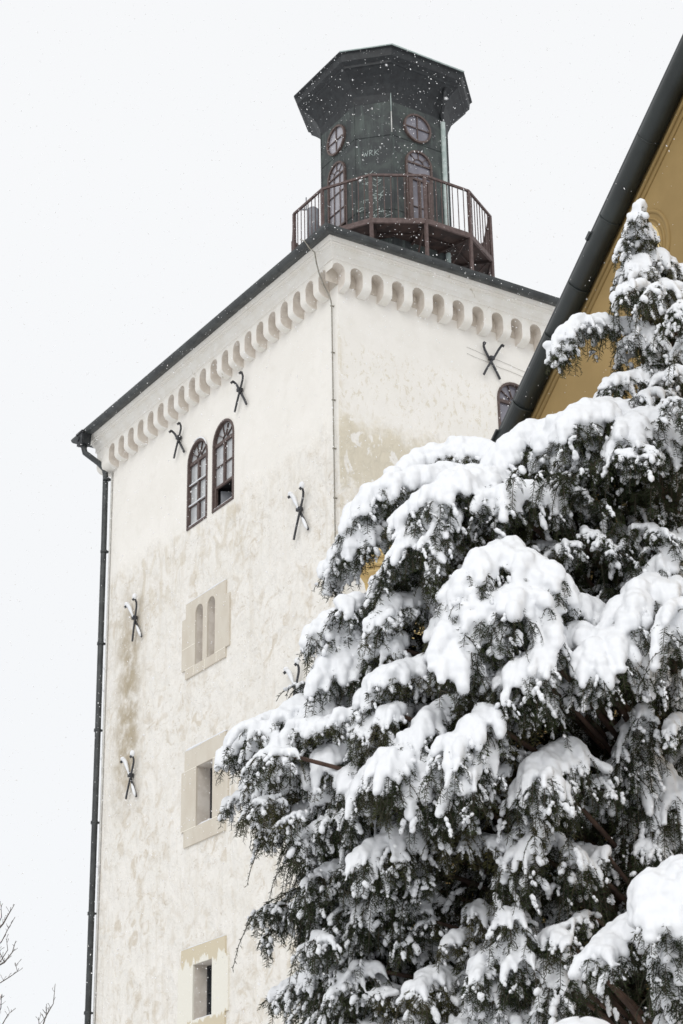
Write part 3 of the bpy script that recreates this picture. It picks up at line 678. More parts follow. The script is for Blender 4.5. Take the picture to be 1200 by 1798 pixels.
# --- ochre building on the right
QP1 = P(866, 779, 16.0); QP2 = P(1200, 63, 14.2)
ax = (QP2-QP1); L12 = np.linalg.norm(ax); ax = ax/L12
h = ax.copy(); h[2] = 0; h /= np.linalg.norm(h); nin = np.array((-h[1], h[0], 0.))
if nin@(QP1-CAM) < 0: nin = -nin                    # points into the building
nout = -nin
slope = ax[2]/math.hypot(ax[0], ax[1])
ybl = bpy.data.objects.new('house', None); COL.objects.link(ybl)
tag(ybl, 'ochre stuccoed gabled house at the right with a dark rounded metal roof edge', 'house')
half = 5.2; ez = QP1[2]; offw = .16
wo = QP1 + nin*offw; wo = np.array((wo[0], wo[1], 0.))
wl = MB(); wl.prism([(.20, 0), (2*half-.2, 0), (2*half-.2, ez+slope*.2-.05), (half, ez+slope*half-.05), (.20, ez+slope*.2-.05)], wo, h, EZ, nin*9)
wl.build('wall', OCHRE, ybl)
# thin moulding under the verge
md = MB()
for r_, o1 in ((.018, .02), (.012, .07)):
    md.tube([wo+h*.25+EZ*(ez+slope*.25-.14-o1*1.6)+nout*.005, wo+h*half+EZ*(ez+slope*half-.14-o1*1.6)+nout*.005], r_, 8)
split(md, 'moulding', OCHRE, ybl)
rr = MB(); apex = half
for s_ in (0, 1):
    a = wo + h*(0 if s_ == 0 else 2*half) + EZ*(ez) ; b = wo+h*half+EZ*(ez+slope*half)
    a = a+nout*.10; b = b+nout*.10; w_ = nin*9.4
    rr.add([a, b, b+w_, a+w_, a+EZ*.12, b+EZ*.12, b+w_+EZ*.12, a+w_+EZ*.12], [(0,1,2,3),(4,7,6,5),(0,4,5,1),(1,5,6,2),(2,6,7,3),(3,7,4,0)])
rr.build('roof', ZINC, ybl)
gt = MB(); RG = .088; cA = QP1+nin*.06; 
# axis of the rolled edge: shifted so its upper-left silhouette runs along the photographed line
side = np.cross(ax, QP1-CAM); side /= np.linalg.norm(side)
if side@RT < 0: side = -side
cA = QP1 + side*RG; Lg = half/math.hypot(h@ax, 0)
Lg = half/(h@ax)
gt.tube([cA+ax*0.0, cA+ax*Lg], RG, 24)
gut = gt.build('rolled_verge', GUTTER, ybl)
for y_ in (231, 364.6, 480, 570, 696):
    s_ = (779-y_)/716*L12*1.02; j = MB(); j.tube([cA+ax*(s_-.007), cA+ax*(s_+.007)], RG+.004, 24); j.build('seam', GUTTER, gut)
j = MB(); j.tube([cA-ax*.012, cA+ax*.02], RG+.006, 24); j.bar(cA-side*.10+ax*.02, cA-side*.10+ax*.13, .03, .02); j.bar(cA-side*.095+ax*1.9, cA-side*.095+ax*1.97, .025, .03); j.build('end_cap', ZINC, gut)
lp = MB(); lp.bar(cA-side*(RG-.004)+ax*.05, cA-side*(RG-.004)+ax*Lg, .018, .02); lp.build('rim', ZINC, gut)
# moulded arch ornament
def wp(x, y):   # point on the gable wall plane
    dv = ray(x, y); t_ = ((wo-CAM)@nin)/(dv@nin); return CAM+t_*dv
oc = wp(1128, 452); arcm = MB()
for rad, th in ((.25, .014), (.285, .010), (.34, .016)):
    arcm.tube([oc+h*rad*math.cos(a)*1.06+EZ*rad*math.sin(a) for a in np.linspace(-.6, 1.45, 20)], th, 8)
split(arcm, 'arch_moulding', OCHRE, ybl)
pn = MB(); pn.prism([(.245*math.cos(a)*1.06, .245*math.sin(a)) for a in np.linspace(-.9, 1.6, 16)]+[(0, -.3)], oc, h, EZ, nout*.012); pn.build('panel', OCHREL, ybl)
lw = MB(); lw.tube([wp(1188, 500), wp(1206, 460)], .02, 8); lw.build('moulding', OCHREL, ybl)
# lower wing with cornice and scroll console
cw = P(668, 1020, 17.2); e2 = np.array((cw[0], cw[1], 0.))
uW = RT.copy(); uW[2] = 0; uW /= np.linalg.norm(uW); uW = uW*math.cos(R(-14))+np.cross(EZ, uW)*math.sin(R(-14)); nW = np.cross(uW, EZ)
if nW@(CAM-cw) < 0: nW = -nW
wing = MB(); zt = P(668, 985, 17.2)[2]; wing.prism([(0.02, 0), (2.6, 0), (2.6, zt-.12), (0.02, zt-.12)], e2, uW, EZ, -nW*1.2); wing.build('wing_wall', OCHREL, ybl)
co = MB()
for pz, ph, pr in ((-.10, .035, .10), (-.06, .05, .16), (-.01, .03, .22), (.02, .07, .25)):
    co.prism([(-pr, zt+pz), (2.7, zt+pz), (2.7, zt+pz+ph-.003), (-pr, zt+pz+ph-.003)], e2, uW, EZ, nW*pr); co.prism([(-pr, zt+pz), (0.02, zt+pz), (0.02, zt+pz+ph-.003), (-pr, zt+pz+ph-.003)], e2-nW*.002, uW, EZ, -nW*.9)
co.build('wing_cornice', OCHREL, ybl)
cn = MB()
for q in range(3):
    cn.prism([(0, -.14), (-.16+.0*q, -.14), (-.15, -.2), (-.10, -.30), (-.05, -.42), (-.03, -.55), (0, -.6)], e2+EZ*zt+nW*(-.08-.12*q), uW, EZ, -nW*.07)
sc = [(.06+.05*math.cos(a)*(1-a/14), -.3+.1*math.sin(a)*(1-a/14)) for a in np.linspace(0, 9, 26)]
cn.tube([e2+EZ*zt+uW*a+EZ*b+nW*.01 for a, b in sc], .012, 6)
for xx in (.04, .12): cn.tube([e2+EZ*(zt-.14)+uW*xx+nW*.02, e2+EZ*(zt-.3)+uW*(xx+.01)+nW*.05, e2+EZ*(zt-.5)+uW*(xx-.02)+nW*.03, e2+EZ*(zt-.62)+uW*(xx+.02)+nW*.0], .016, 8)
cn.build('scroll_console', OCHREL, ybl)

# ------------------------------------------------------------------ bare tree at the lower left
bt = bpy.data.objects.new('bare_tree', None); COL.objects.link(bt); tag(bt, 'thin leafless twigs of a bare tree at the lower left beside the tower', 'tree')
bmT = MB(); bmB = MB()
DB = 24.
root = P(-190, 1900, DB); tr0 = np.array((root[0], root[1], 0.))
rB = random.Random(3)
def twig(b, pts, r0, r1):
    n = len(pts); b.tube(pts, [r0+(r1-r0)*i/(n-1) for i in range(n)], 5)
top = P(-160, 1640, DB); bmT.tube([tr0, tr0+EZ*1.2, tr0*.4+root*.6, root, P(-185, 1760, DB), top], [.14, .11, .09, .07, .05, .03], 10)
def path(pxs, d=DB): return [P(x, y, d) for x, y in pxs]
mains = [[(-185, 1800), (-90, 1740), (-20, 1705), (8, 1690), (22, 1672), (28, 1652)], [(-185, 1760), (-80, 1700), (-10, 1640), (6, 1622), (15, 1606), (26, 1588)],
         [(-20, 1735), (2, 1725), (18, 1715), (31, 1706), (27, 1690)], [(-10, 1668), (4, 1652), (14, 1632), (27, 1610)], [(-15, 1650), (3, 1610), (2, 1588)],
         [(-20, 1700), (0, 1690), (14, 1668), (12, 1652)], [(-60, 1840), (-10, 1795), (2, 1770), (3, 1746)], [(-30, 1830), (5, 1798), (14, 1782), (28, 1770)],
         [(60, 1850), (72, 1812), (80, 1786), (94, 1762), (97, 1731)], [(50, 1900), (68, 1840), (69, 1800), (68, 1786)], [(20, 1930), (60, 1850)], [(-185, 1960), (20, 1930)], [(78, 1795), (82, 1780), (81, 1768)], [(-25, 1780), (0, 1755), (8, 1748)], [(8, 1690), (0, 1672), (-4, 1655)]]
for m in mains:
    pts = path(m); L = sum(math.dist(m[i], m[i+1]) for i in range(len(m)-1)); twig(bmB, pts, .004+L*.00006, .0035)
    for i in range(1, len(m)):
        for q in range(3):
            t_ = rB.random(); a = pts[i-1]*(1-t_)+pts[i]*t_; ln = rB.uniform(.03, .10)
            an_ = rB.uniform(-1.0, 1.0); dr = UP*math.cos(an_)+RT*math.sin(an_)*.9+FW*rB.uniform(-.5, .5)
            bmB.tube([a, a+dr*ln*.6+RT*rB.uniform(-.01, .01), a+dr*ln], [.003, .0028, .004], 4)
bmT.build('trunk', TWIG, bt); bmB.build('branches', TWIG, bt)
snT = MB()

# ------------------------------------------------------------------ the snow laden yew
yew = bpy.data.objects.new('yew_tree', None); COL.objects.link(yew)
tag(yew, 'tall dark green yew loaded with thick fresh snow, filling the lower right', 'tree')
# boughs: (depth, snow radius m, finger length m, camera-side bias, ridge in photo pixels)
BO = [
 # leader
 (9.1, .042, .13, [(1127,352),(1118,372),(1108,398),(1104,425)]), (9.1, .040, .10, [(1122,400),(1136,392),(1140,408)]), (9.05, .046, .12, [(1120,440),(1104,446),(1097,475)]),
 (9.0, .044, .13, [(1130,455),(1118,448),(1128,480)]), (9.0, .046, .15, [(1125,500),(1104,490),(1092,515)]), (9.0, .03, .10, [(1128,478),(1131,490),(1132,520)]),
 (9.1, .043, .14, [(1140,450),(1158,440),(1172,452),(1184,470)]), (9.0, .045, .17, [(1150,500),(1166,490),(1180,500),(1186,520)]), (9.2, .03, .13, [(1160,470),(1180,462),(1200,480)]),
 (9.0, .03, .16, [(1160,540),(1182,520),(1205,530)]), (9.1, .03, .14, [(1130,560),(1150,548),(1160,580)]), (9.1, .028, .2, [(1175,560),(1190,580),(1200,620)]), (9.0,.025,.15,[(1150,590),(1165,600),(1178,630)]),
 (8.9, .040, .11, [(1150,590),(1120,566),(1080,562),(1040,556),(1005,566),(985,588),(976,612)]), (8.95, .028, .12, [(1120,575),(1095,600),(1088,625)]), (8.9,.026,.1,[(1170,600),(1150,625),(1135,640)]),
 (8.8, .034, .12, [(1180,655),(1140,650),(1100,655),(1070,668),(1058,700)]), (8.85,.028,.12,[(1190,690),(1165,680),(1145,700)]), (8.8,.03,.12,[(1205,650),(1185,640),(1170,660)]),
 # shoulder
 (8.5, .060, .20, [(1130,730),(1090,716),(1056,712),(1015,728),(985,750),(968,795)]), (8.6, .055, .16, [(1010,742),(960,745),(925,757),(903,780),(890,815)]), (8.4, .055, .22, [(1205,745),(1180,725),(1150,722),(1115,735),(1100,770)]),
 (8.35, .045, .2, [(1150,760),(1175,755),(1195,775),(1200,800)]), (8.5,.04,.18,[(1060,760),(1045,790),(1042,830)]),
 (8.7, .050, .10, [(900,800),(860,785),(800,782),(755,792),(722,812),(702,835)]), (8.5, .052, .15, [(860,828),(800,824),(740,830),(690,846),(655,868),(636,900),(630,940)]), (8.45,.045,.12,[(650,915),(620,940),(595,965),(586,1005)]), (8.4,.035,.14,[(700,880),(660,905),(645,950)]),
 (8.2, .055, .18, [(925,865),(900,846),(860,835),(815,838),(770,862),(735,882),(722,902)]), (8.3, .045, .16, [(900,850),(930,856),(960,868),(985,890)]), (8.4, .04, .13, [(960,880),(990,866),(1022,885)]), (8.15,.045,.18,[(880,860),(866,880),(858,915)]),
 (8.1, .036, .2, [(775,905),(745,925),(718,960),(700,1000),(686,1040)]), (8.0, .036, .2, [(800,905),(782,925),(768,960),(764,1005)]), (8.1,.03,.15,[(830,930),(845,960),(858,985)]), (8.2,.028,.15,[(740,960),(735,990),(740,1020)]),
 # middle
 (7.8, .058, .17, [(897,962),(865,972),(840,1000),(812,1030),(800,1070),(797,1095)]), (7.8, .055, .14, [(897,962),(930,985),(962,1002),(985,1035),(990,1070)]), (7.65, .060, .22, [(925,1040),(890,1040),(850,1062),(822,1095),(808,1140)]), (7.62,.055,.2,[(900,1042),(935,1045),(955,1075),(970,1110)]), (7.6,.05,.2,[(880,1060),(875,1090),(872,1110)]),
 (7.8, .058, .10, [(1005,1048),(1030,1052),(1050,1080),(1068,1112)]), (7.7, .050, .10, [(978,1118),(1010,1108),(1045,1112)]), (7.6, .062, .20, [(1045,1150),(1060,1128),(1095,1120),(1125,1130),(1136,1160)]), (7.65,.045,.2,[(1040,1150),(1032,1165),(1030,1190)]),
 (7.8, .060, .20, [(1170,1040),(1150,1018),(1128,1030),(1110,1060),(1102,1100)]), (8.1, .045, .10, [(1205,935),(1185,960),(1165,985),(1140,1010),(1120,1012)]), (8.2,.03,.1,[(1125,1000),(1112,995),(1102,1020)]), (7.9,.04,.16,[(1205,1030),(1188,1022),(1176,1030)]), (7.6,.05,.3,[(1215,1060),(1200,1080),(1196,1110)]),
 (8.0, .045, .13, [(800,1055),(760,1046),(715,1045),(690,1058),(677,1080)]), (8.1, .042, .10, [(690,1085),(660,1058),(625,1048),(600,1052)]), (8.2, .045, .15, [(700,1100),(655,1088),(610,1082),(578,1082),(562,1102)]), (8.0, .048, .15, [(700,1120),(660,1116),(622,1126),(590,1146),(576,1182)]), (8.0,.035,.16,[(660,1125),(640,1150),(630,1180)]),
 (7.8, .046, .11, [(800,1155),(765,1168),(730,1166),(690,1176),(662,1200),(656,1222)]), (7.7, .036, .14, [(880,1150),(850,1165),(830,1190),(815,1225)]), (7.6, .044, .22, [(975,1148),(940,1158),(905,1172),(885,1205),(876,1240)]), (7.6,.035,.2,[(925,1160),(918,1190),(915,1220)]), (7.6,.032,.22,[(950,1180),(960,1210),(962,1230)]),
 # left group
 (8.1, .044, .15, [(625,1220),(598,1208),(572,1214),(550,1236)]), (8.2, .040, .10, [(555,1266),(515,1256),(476,1260),(438,1272),(416,1298),(408,1318)]), (8.1, .036, .14, [(505,1300),(475,1275),(445,1268)]), (8.0, .036, .15, [(560,1260),(530,1268),(505,1292),(494,1316)]), (8.0,.03,.18,[(580,1230),(575,1265),(570,1290)]),
 (7.8, .040, .17, [(680,1305),(660,1285),(630,1282),(600,1296),(575,1318)]), (8.0, .036, .12, [(600,1342),(560,1340),(520,1352),(482,1372),(464,1400)]), (8.1, .024, .09, [(480,1385),(450,1392),(415,1392),(402,1406)]), (7.9, .036, .13, [(625,1362),(590,1362),(560,1382),(547,1412)]), (8.0,.022,.09,[(500,1395),(465,1405),(440,1420)]),
 (7.7, .034, .15, [(700,1240),(670,1250),(650,1275)]), (7.6, .036, .14, [(800,1225),(765,1248),(735,1270),(718,1300)]), (7.5, .034, .17, [(760,1345),(735,1325),(700,1320),(665,1335),(645,1370)]), (7.6,.04,.16,[(650,1390),(640,1360),(625,1350)]), (7.5, .036, .14, [(800,1370),(775,1340),(745,1352),(730,1380)]), (7.4, .040, .16, [(856,1245),(838,1272),(812,1290),(794,1315)]), (7.4,.036,.18,[(850,1290),(840,1320),(832,1360)]), (7.5,.03,.18,[(770,1370),(765,1400),(772,1430)]),
 (7.8, .030, .10, [(625,1430),(595,1440),(565,1455),(548,1482)]), (7.6, .034, .18, [(745,1440),(710,1448),(682,1470),(676,1510)]), (7.7, .030, .10, [(700,1500),(660,1515),(630,1545),(606,1580)]), (7.7, .022, .09, [(770,1555),(725,1542),(690,1556)]), (7.8, .022, .10, [(695,1580),(650,1572),(610,1585)]), (8.0,.02,.1,[(570,1540),(550,1550),(545,1570)]), (7.8,.022,.1,[(590,1500),(570,1495),(552,1510)]),
 (8.1, .012, .12, [(590,1590),(550,1594),(515,1586),(480,1584),(456,1598)]), (8.1,.010,.10,[(500,1600),(482,1620),(470,1650)]), (8.0, .018, .10, [(560,1560),(530,1575),(515,1600)]), (7.8, .024, .12, [(716,1640),(675,1642),(640,1650),(616,1670)]), (7.9, .028, .14, [(680,1694),(640,1686),(600,1688),(560,1704),(525,1716),(486,1736)]), (7.7,.024,.16,[(640,1690),(625,1710),(605,1730)]),
 (7.4, .028, .14, [(800,1722),(785,1694),(755,1704),(735,1724)]), (7.5,.02,.1,[(760,1610),(730,1625),(715,1650)]),
 # lower middle / right
 (7.5, .034, .16, [(1018,1330),(1004,1300),(984,1306),(962,1334),(935,1345),(922,1388)]), (7.4,.03,.16,[(962,1350),(978,1368),(985,1400)]), (7.5, .026, .12, [(1066,1490),(1030,1494),(1000,1484),(960,1468),(925,1474),(895,1472),(870,1466)]), (7.5, .022, .12, [(970,1460),(945,1440),(918,1442),(910,1456)]), (7.4,.028,.2,[(930,1478),(922,1500),(915,1530)]), (7.45,.026,.16,[(1010,1490),(1015,1505),(1020,1520)]),
 (7.9, .036, .22, [(1105,1290),(1098,1320),(1090,1360),(1070,1395)]), (7.8, .034, .22, [(1112,1300),(1145,1322),(1165,1352),(1182,1390)]), (7.7,.03,.2,[(1130,1240),(1120,1270),(1122,1300)]),
 (7.3, .024, .14, [(935,1630),(910,1592),(890,1606)]), (7.2, .026, .14, [(915,1640),(885,1655),(860,1672),(842,1698)]), (7.2, .030, .14, [(920,1670),(900,1690),(875,1710),(862,1730)]), (7.2,.026,.12,[(960,1690),(935,1690),(915,1715)]), (7.2, .024, .12, [(1000,1645),(975,1628),(958,1640),(948,1670)]), (7.2, .030, .16, [(1012,1672),(995,1680),(980,1710),(962,1742),(945,1766)]), (7.3,.022,.14,[(1040,1600),(1015,1605),(1000,1625)]),
 (7.2, .034, .12, [(905,1780),(890,1752),(865,1768),(845,1800)]), (7.2,.03,.12,[(840,1800),(830,1780),(800,1800)]),
 (6.8, .044, .16, [(1175,1620),(1140,1606),(1100,1620),(1068,1642),(1056,1662)]), (6.6, .070, .20, [(1225,1530),(1195,1520),(1175,1545),(1168,1590)]), (6.7, .050, .2, [(1215,1600),(1180,1630),(1160,1660)]), (6.7, .038, .14, [(1215,1690),(1190,1700),(1178,1730)]), (6.8,.03,.14,[(1215,1760),(1190,1770),(1175,1790)]),
 (7.8,.03,.16,[(1205,1180),(1180,1190),(1165,1215)]), (7.9,.03,.18,[(1205,1440),(1180,1450),(1160,1475)]),
]
BLOB = []      # (x,y,z,r) big, remeshed
SMALL = []     # small loose snow
STEM = []      # (p,q,r)
NEED = []      # needle roots
def curve(p0, dh, L, droop, n=7, up=.0):
    s = np.linspace(0, 1, n)[:, None]
    return p0 + dh*L*(s-.38*s*s) + EZ*(up*L*s - L*droop*s*s)
def needles_on(pts, w, size, every=.0048):
    """record (pos, tangent, size) along polyline"""
    seg = np.diff(pts, axis=0); ln = np.linalg.norm(seg, axis=1)
    for i in range(len(seg)):
        n = max(1, int(ln[i]/every)); t_ = (np.arange(n)+rng.random(n)*.6)/n
        pos = pts[i]+seg[i]*t_[:, None]; tan = np.repeat((seg[i]/(ln[i]+1e-9))[None], n, 0)
        NEED.append(np.concatenate([pos, tan, np.full((n, 1), size)], 1))
def strip(p):
    """thin broken crust of snow lying along a twig"""
    n = len(p)-1; a = rng.random()*.6; b = min(1, a+.15+.5*rng.random()); L = np.linalg.norm(p[-1]-p[0]); m = max(3, int(L*(b-a)/.006)); r0 = .005+.008*rng.random()**1.5
    o_ = rng.normal(size=3)*.002
    for q in np.linspace(a, b, m):
        if rng.random() < .15: continue
        i = min(n-1, int(q*n)); f_ = q*n-i; c = p[i]*(1-f_)+p[i+1]*f_+o_+rng.normal(size=3)*.0022
        SMALL.append((c, p[i+1]-p[i], r0*(.55+.8*rng.random())))
def spray(p0, dh, L, droop, snow=0, sfrac=.6, sub=4, small=.4, up=.1, nsize=1.):
    pts = curve(p0, dh, L, droop, 7, up); STEM.append((pts, .0028))
    needles_on(pts[1:], 0, .022*nsize)
    if snow > 0:
        n = max(3, int(L*sfrac/.012)); s = np.linspace(0, sfrac, n)
        for k, q in enumerate(s):
            i = min(5, int(q*6)); f_ = q*6-i; c = pts[i]*(1-f_)+pts[i+1]*f_
            e = 1-(q/max(sfrac, 1e-3))**2.2; r_ = snow*(.52+.48*e)*(1+.22*noise.noise(Vector(c*22)))*(1+rng.normal()*.06)
            BLOB.append((c[0], c[1], c[2]+r_*.55, r_))
    else:
        if rng.random() < small*1.7: strip(pts)
    for k in range(sub):
        q = (.15 if snow <= 0 else .45)+.5*rng.random(); i = min(5, int(q*6)); b = pts[i]; tg = pts[min(6, i+1)]-pts[i]; tg /= np.linalg.norm(tg)+1e-9
        sd_ = np.cross(tg, EZ); sd_ /= np.linalg.norm(sd_)+1e-6; sd_ = sd_*(1 if k % 2 else -1)+tg*.9+rng.normal(size=3)*.25; sd_ /= np.linalg.norm(sd_)
        l2 = L*(.22+.25*rng.random()); p2 = curve(b, sd_, l2, .45, 4, 0); STEM.append((p2, .002)); needles_on(p2, 0, .019*nsize)
        if snow > 0 and q < sfrac*.8 and rng.random() < .5:
            for z_ in range(3):
                c = p2[z_]; BLOB.append((c[0], c[1], c[2]+snow*.2, snow*(.5-.1*z_)))
        elif rng.random() < small*.9: strip(p2)
def resamp(pts, step):
    pts = np.array(pts); ln = np.r_[0, np.cumsum(np.linalg.norm(np.diff(pts, axis=0), axis=1))]
    n = max(2, int(ln[-1]/step)+1); s = np.linspace(0, ln[-1], n)
    # smooth interpolation (Catmull-like by linear then smoothing)
    q = np.stack([np.interp(s, ln, pts[:, k]) for k in range(3)], 1)
    for _ in range(3):
        if n > 3: q[1:-1] = (q[:-2]+2*q[1:-1]+q[2:])/4
    return q
TRX = P(1165, 900, 9.0); TR0 = np.array((TRX[0], TRX[1], 0.)); TRT = P(1132, 362, 9.1)
def bough(depth, r, fl_, pxs, jit=.10, limb=True):
    if r > .04: r *= 1.12; fl_ *= 1.1
    xe, ye = pxs[-1]; OUT = .45; DR = .5
    if ye > 1230 and .022 < r < .045: r *= 1.2; fl_ *= 1.1; DR = .75
    if xe < 620 and jit == .10: OUT = .12; fl_ *= .85; DR = .7
    if ye < 720: OUT = .0; DR = .9; r = min(r, .036 if ye < 545 else .044); fl_ *= .85 if ye < 545 else 1
    ph = rng.random()*6; pts = [P(x, y+ r*434*.9*8/depth*.9, depth+jit*math.sin(ph+i*1.1)) for i, (x, y) in enumerate(pxs)]
    q = resamp(pts, .03); n = len(q)
    tocam = CAM-q[n//2]; tocam[2] = 0; tocam /= np.linalg.norm(tocam)
    STEM.append((q, .006+r*.08)); radial = q[n//2]-TR0; radial[2] = 0; radial /= np.linalg.norm(radial)+1e-9
    for i in range(n):
        T = q[min(n-1, i+1)]-q[max(0, i-1)]; T /= np.linalg.norm(T)+1e-9
        sd_ = np.cross(T, EZ); nn = np.linalg.norm(sd_); sd_ = sd_/nn if nn > .2 else np.cross(tocam, EZ)
        lump = 1+.22*noise.noise(Vector(q[i]*9))+.10*noise.noise(Vector(q[i]*25))
        e = min(1, .55+.45*min(i, n-1-i)/3); rr_ = r*lump*e
        BLOB.append((q[i][0], q[i][1], q[i][2]+rr_*.5, rr_))
        if rng.random() < .5: o_ = rng.normal(size=3)*r*.45; BLOB.append((q[i][0]+o_[0], q[i][1]+o_[1], q[i][2]+rr_*.35+abs(o_[2])*.2, rr_*.7))
        for k in range(4 if r > .04 else 3 if r > .03 else 2):
            sgn = rng.choice([-1, 1]); cw_ = rng.random()
            dh = sd_*sgn*(.15+.6*rng.random())+tocam*(.8*cw_+.25)+T*rng.normal()*.4+radial*OUT
            if k == 1 and rng.random() < .35: dh = -tocam*.8+sd_*rng.normal()*.5
            dh[2] = 0; dh /= np.linalg.norm(dh)+1e-6
            L = fl_*(.55+.75*rng.random())
            thick = r*(.55+.25*rng.random()) if rng.random() < (.92 if r > .03 else .8) else 0
            spray(q[i]+rng.normal(size=3)*r*.15, dh, L*1.15, DR+.45*rng.random(), snow=thick, sfrac=(.5 if r > .04 else .38)+.4*rng.random(), sub=3, small=.45)
        # hanging dark curtain beneath
        if rng.random() < .6:
            dh = rng.normal(size=3); dh[2] = 0; dh /= np.linalg.norm(dh); spray(q[i]-EZ*r*.3+dh*.01, dh*.35-tocam*.2+radial*(OUT+.05), fl_*(.7+.6*rng.random()), .9, 0, sub=5, small=.35)
    # tip tuft
    T = q[-1]-q[-2]; T /= np.linalg.norm(T)+1e-9
    for k in range(3): spray(q[-1], T+rng.normal(size=3)*.35, .06+.06*rng.random(), .5, 0, sub=2, small=.3)
    # carry the bough back to the trunk
    s = q[0]; tz = max(.8, s[2]-.45-.2*rng.random()); e_ = np.array((TR0[0], TR0[1], tz))
    fr_ = np.linspace(0, 1, 6)[:, None]; pth = s*(1-fr_)+e_*fr_ + EZ*(.10*np.sin(fr_*math.pi)); 
    if limb: STEM.append((pth, .006+r*.08, .010+r*.12))
for b in BO: bough(*b)
NBO = len(BO)
# minor boughs and hanging sprays filling the crown
POLY = [(1125,375),(1138,440),(1165,450),(1200,500),(1200,1798),(640,1798),(560,1765),(560,1730),(600,1700),(560,1650),(530,1610),(520,1560),(545,1500),(500,1430),(470,1380),(480,1330),(520,1290),(560,1230),(600,1180),(590,1130),(640,1110),(700,1090),(770,1130),(800,1090),(740,1020),(700,1010),(745,930),(680,890),(760,850),(880,835),(960,800),(1050,760),(1110,730),(1160,690),(1135,620),(1150,580),(1118,520),(1115,430)]
POLY = np.array(POLY, float)
def inside(x, y, poly=POLY):
    c = False; n = len(poly); j = n-1
    for i in range(n):
        if (poly[i][1] > y) != (poly[j][1] > y) and x < (poly[j][0]-poly[i][0])*(y-poly[i][1])/(poly[j][1]-poly[i][1])+poly[i][0]: c = not c
        j = i
    return c
def rp(x0=450, x1=1215, y0=360, y1=1815):
    while True:
        x = rng.uniform(x0, x1); y = rng.uniform(y0, y1)
        if inside(min(x, 1199), min(y, 1797)): return x, y
for k in range(620):      # minor boughs
    x, y = rp(); 
    if x > 850 and y > 1200 and rng.random() < .5: continue
    if y < 1180 and rng.random() < .55: continue
    l = rng.uniform(18, 75); sg = -1 if rng.random() < (.75 if x < 900 else .5) else 1
    dpt = rng.uniform(8.0, 8.7) if y < 1250 else rng.uniform(7.5, 8.5); bough(dpt, rng.uniform(.016, .030), rng.uniform(.07, .15), [(x, y), (x+sg*l*.5, y+rng.uniform(-8, 6)), (x+sg*l, y+rng.uniform(4, 30))], limb=rng.random() < .08)
for k in range(3600):
    x, y = rp(); dpt = rng.uniform(8.1, 9.3) if y > 720 else rng.uniform(8.95, 9.3)
    if y > 1500 : dpt = rng.uniform(7.6, 9.2)
    p_ = P(x, y, dpt); ra = p_-TR0; ra[2] = 0; ra /= np.linalg.norm(ra); dh = rng.normal(size=3)*.45+ra*.8; dh[2] = 0
    if y < 720: spray(p_, dh*.5, rng.uniform(.05, .10), .8, 0, sub=4, small=.25); continue
    spray(p_, dh, rng.uniform(.10, .24), .7+rng.random()*.8, 0, sub=6, small=.13 if x > 820 else .25, up=.0, nsize=1.15)
for k in range(900):   # dense shaded interior behind the upper boughs
    x = rng.uniform(840, 1230); y = rng.uniform(790, 1060)
    p_ = P(x, y, rng.uniform(8.7, 9.3)); dh = rng.normal(size=3)*.6; dh[2] = 0; spray(p_, dh, rng.uniform(.12, .22), .9, 0, sub=7, small=.05, nsize=1.3)
# --- needles mesh
ND = np.concatenate(NEED); n = len(ND); pos = ND[:, :3]; tan = ND[:, 3:6]; sz_ = ND[:, 6:7]
up_ = np.tile(EZ, (n, 1)); sdv = np.cross(tan, up_); ln = np.linalg.norm(sdv, axis=1, keepdims=True); sdv = np.where(ln > .15, sdv/np.maximum(ln, 1e-6), np.cross(tan, np.array((1., 0, 0))))
sdv *= np.where(np.arange(n)[:, None] % 2 == 0, 1, -1)
dirn = sdv*1.0 + tan*.65 + rng.normal(size=(n, 3))*.28; dirn /= np.linalg.norm(dirn, axis=1, keepdims=True)
tip = pos+dirn*sz_*(.8+.4*rng.random((n, 1))); wv = np.cross(dirn, rng.normal(size=(n, 3))); wv /= np.linalg.norm(wv, axis=1, keepdims=True); wv *= .0018
mid = pos+(tip-pos)*.45
V = np.stack([pos, mid+wv, tip, mid-wv], 1).reshape(-1, 3); F = np.arange(4*n).reshape(-1, 4)
crown = bigmesh('crown', V, F, NEEDLE, yew)
print('needles', n, 'sprays', len(STEM), 'blobs', len(BLOB), 'small', len(SMALL))
# --- stems
SV = []; SF = []; off = 0
for st_ in STEM:
    pts = np.array(st_[0]); k = len(pts); r0 = st_[1]; r1 = st_[2] if len(st_) > 2 else r0*.5
    T = np.gradient(pts, axis=0); T /= np.linalg.norm(T, axis=1, keepdims=True)+1e-9
    ref = np.array((.37, .81, .45)); a = np.cross(T, ref); a /= np.linalg.norm(a, axis=1, keepdims=True)+1e-9; b = np.cross(T, a)
    rad = np.linspace(r0, r1, k)[:, None]; m = 3 if r0 < .005 else 7
    ring = np.stack([pts+rad*(math.cos(2*math.pi*j/m)*a+math.sin(2*math.pi*j/m)*b) for j in range(m)], 1).reshape(-1, 3)
    SV.append(ring); i, j = np.meshgrid(np.arange(k-1), np.arange(m), indexing='ij'); i = i.ravel(); j = j.ravel()
    SF.append(np.stack([i*m+j, i*m+(j+1) % m, (i+1)*m+(j+1) % m, (i+1)*m+j], 1)+off); off += len(ring)
MI = np.concatenate([np.full(len(f_), 0 if s_[1] < .005 else 1) for f_, s_ in zip(SF, STEM)])
bigmesh('branches', np.concatenate(SV), np.concatenate(SF), [GSTEM, BARK], yew, mi=MI, smooth=True)
tk = MB(); tk.tube([TR0, TR0+EZ*1.5, TR0+EZ*3, TR0*.35+np.array((TRX[0], TRX[1], 4.2))*.65, P(1150, 640, 9.1), P(1136, 480, 9.1), TRT-EZ*.05], [.17, .14, .12, .085, .05, .03, .012], 12)
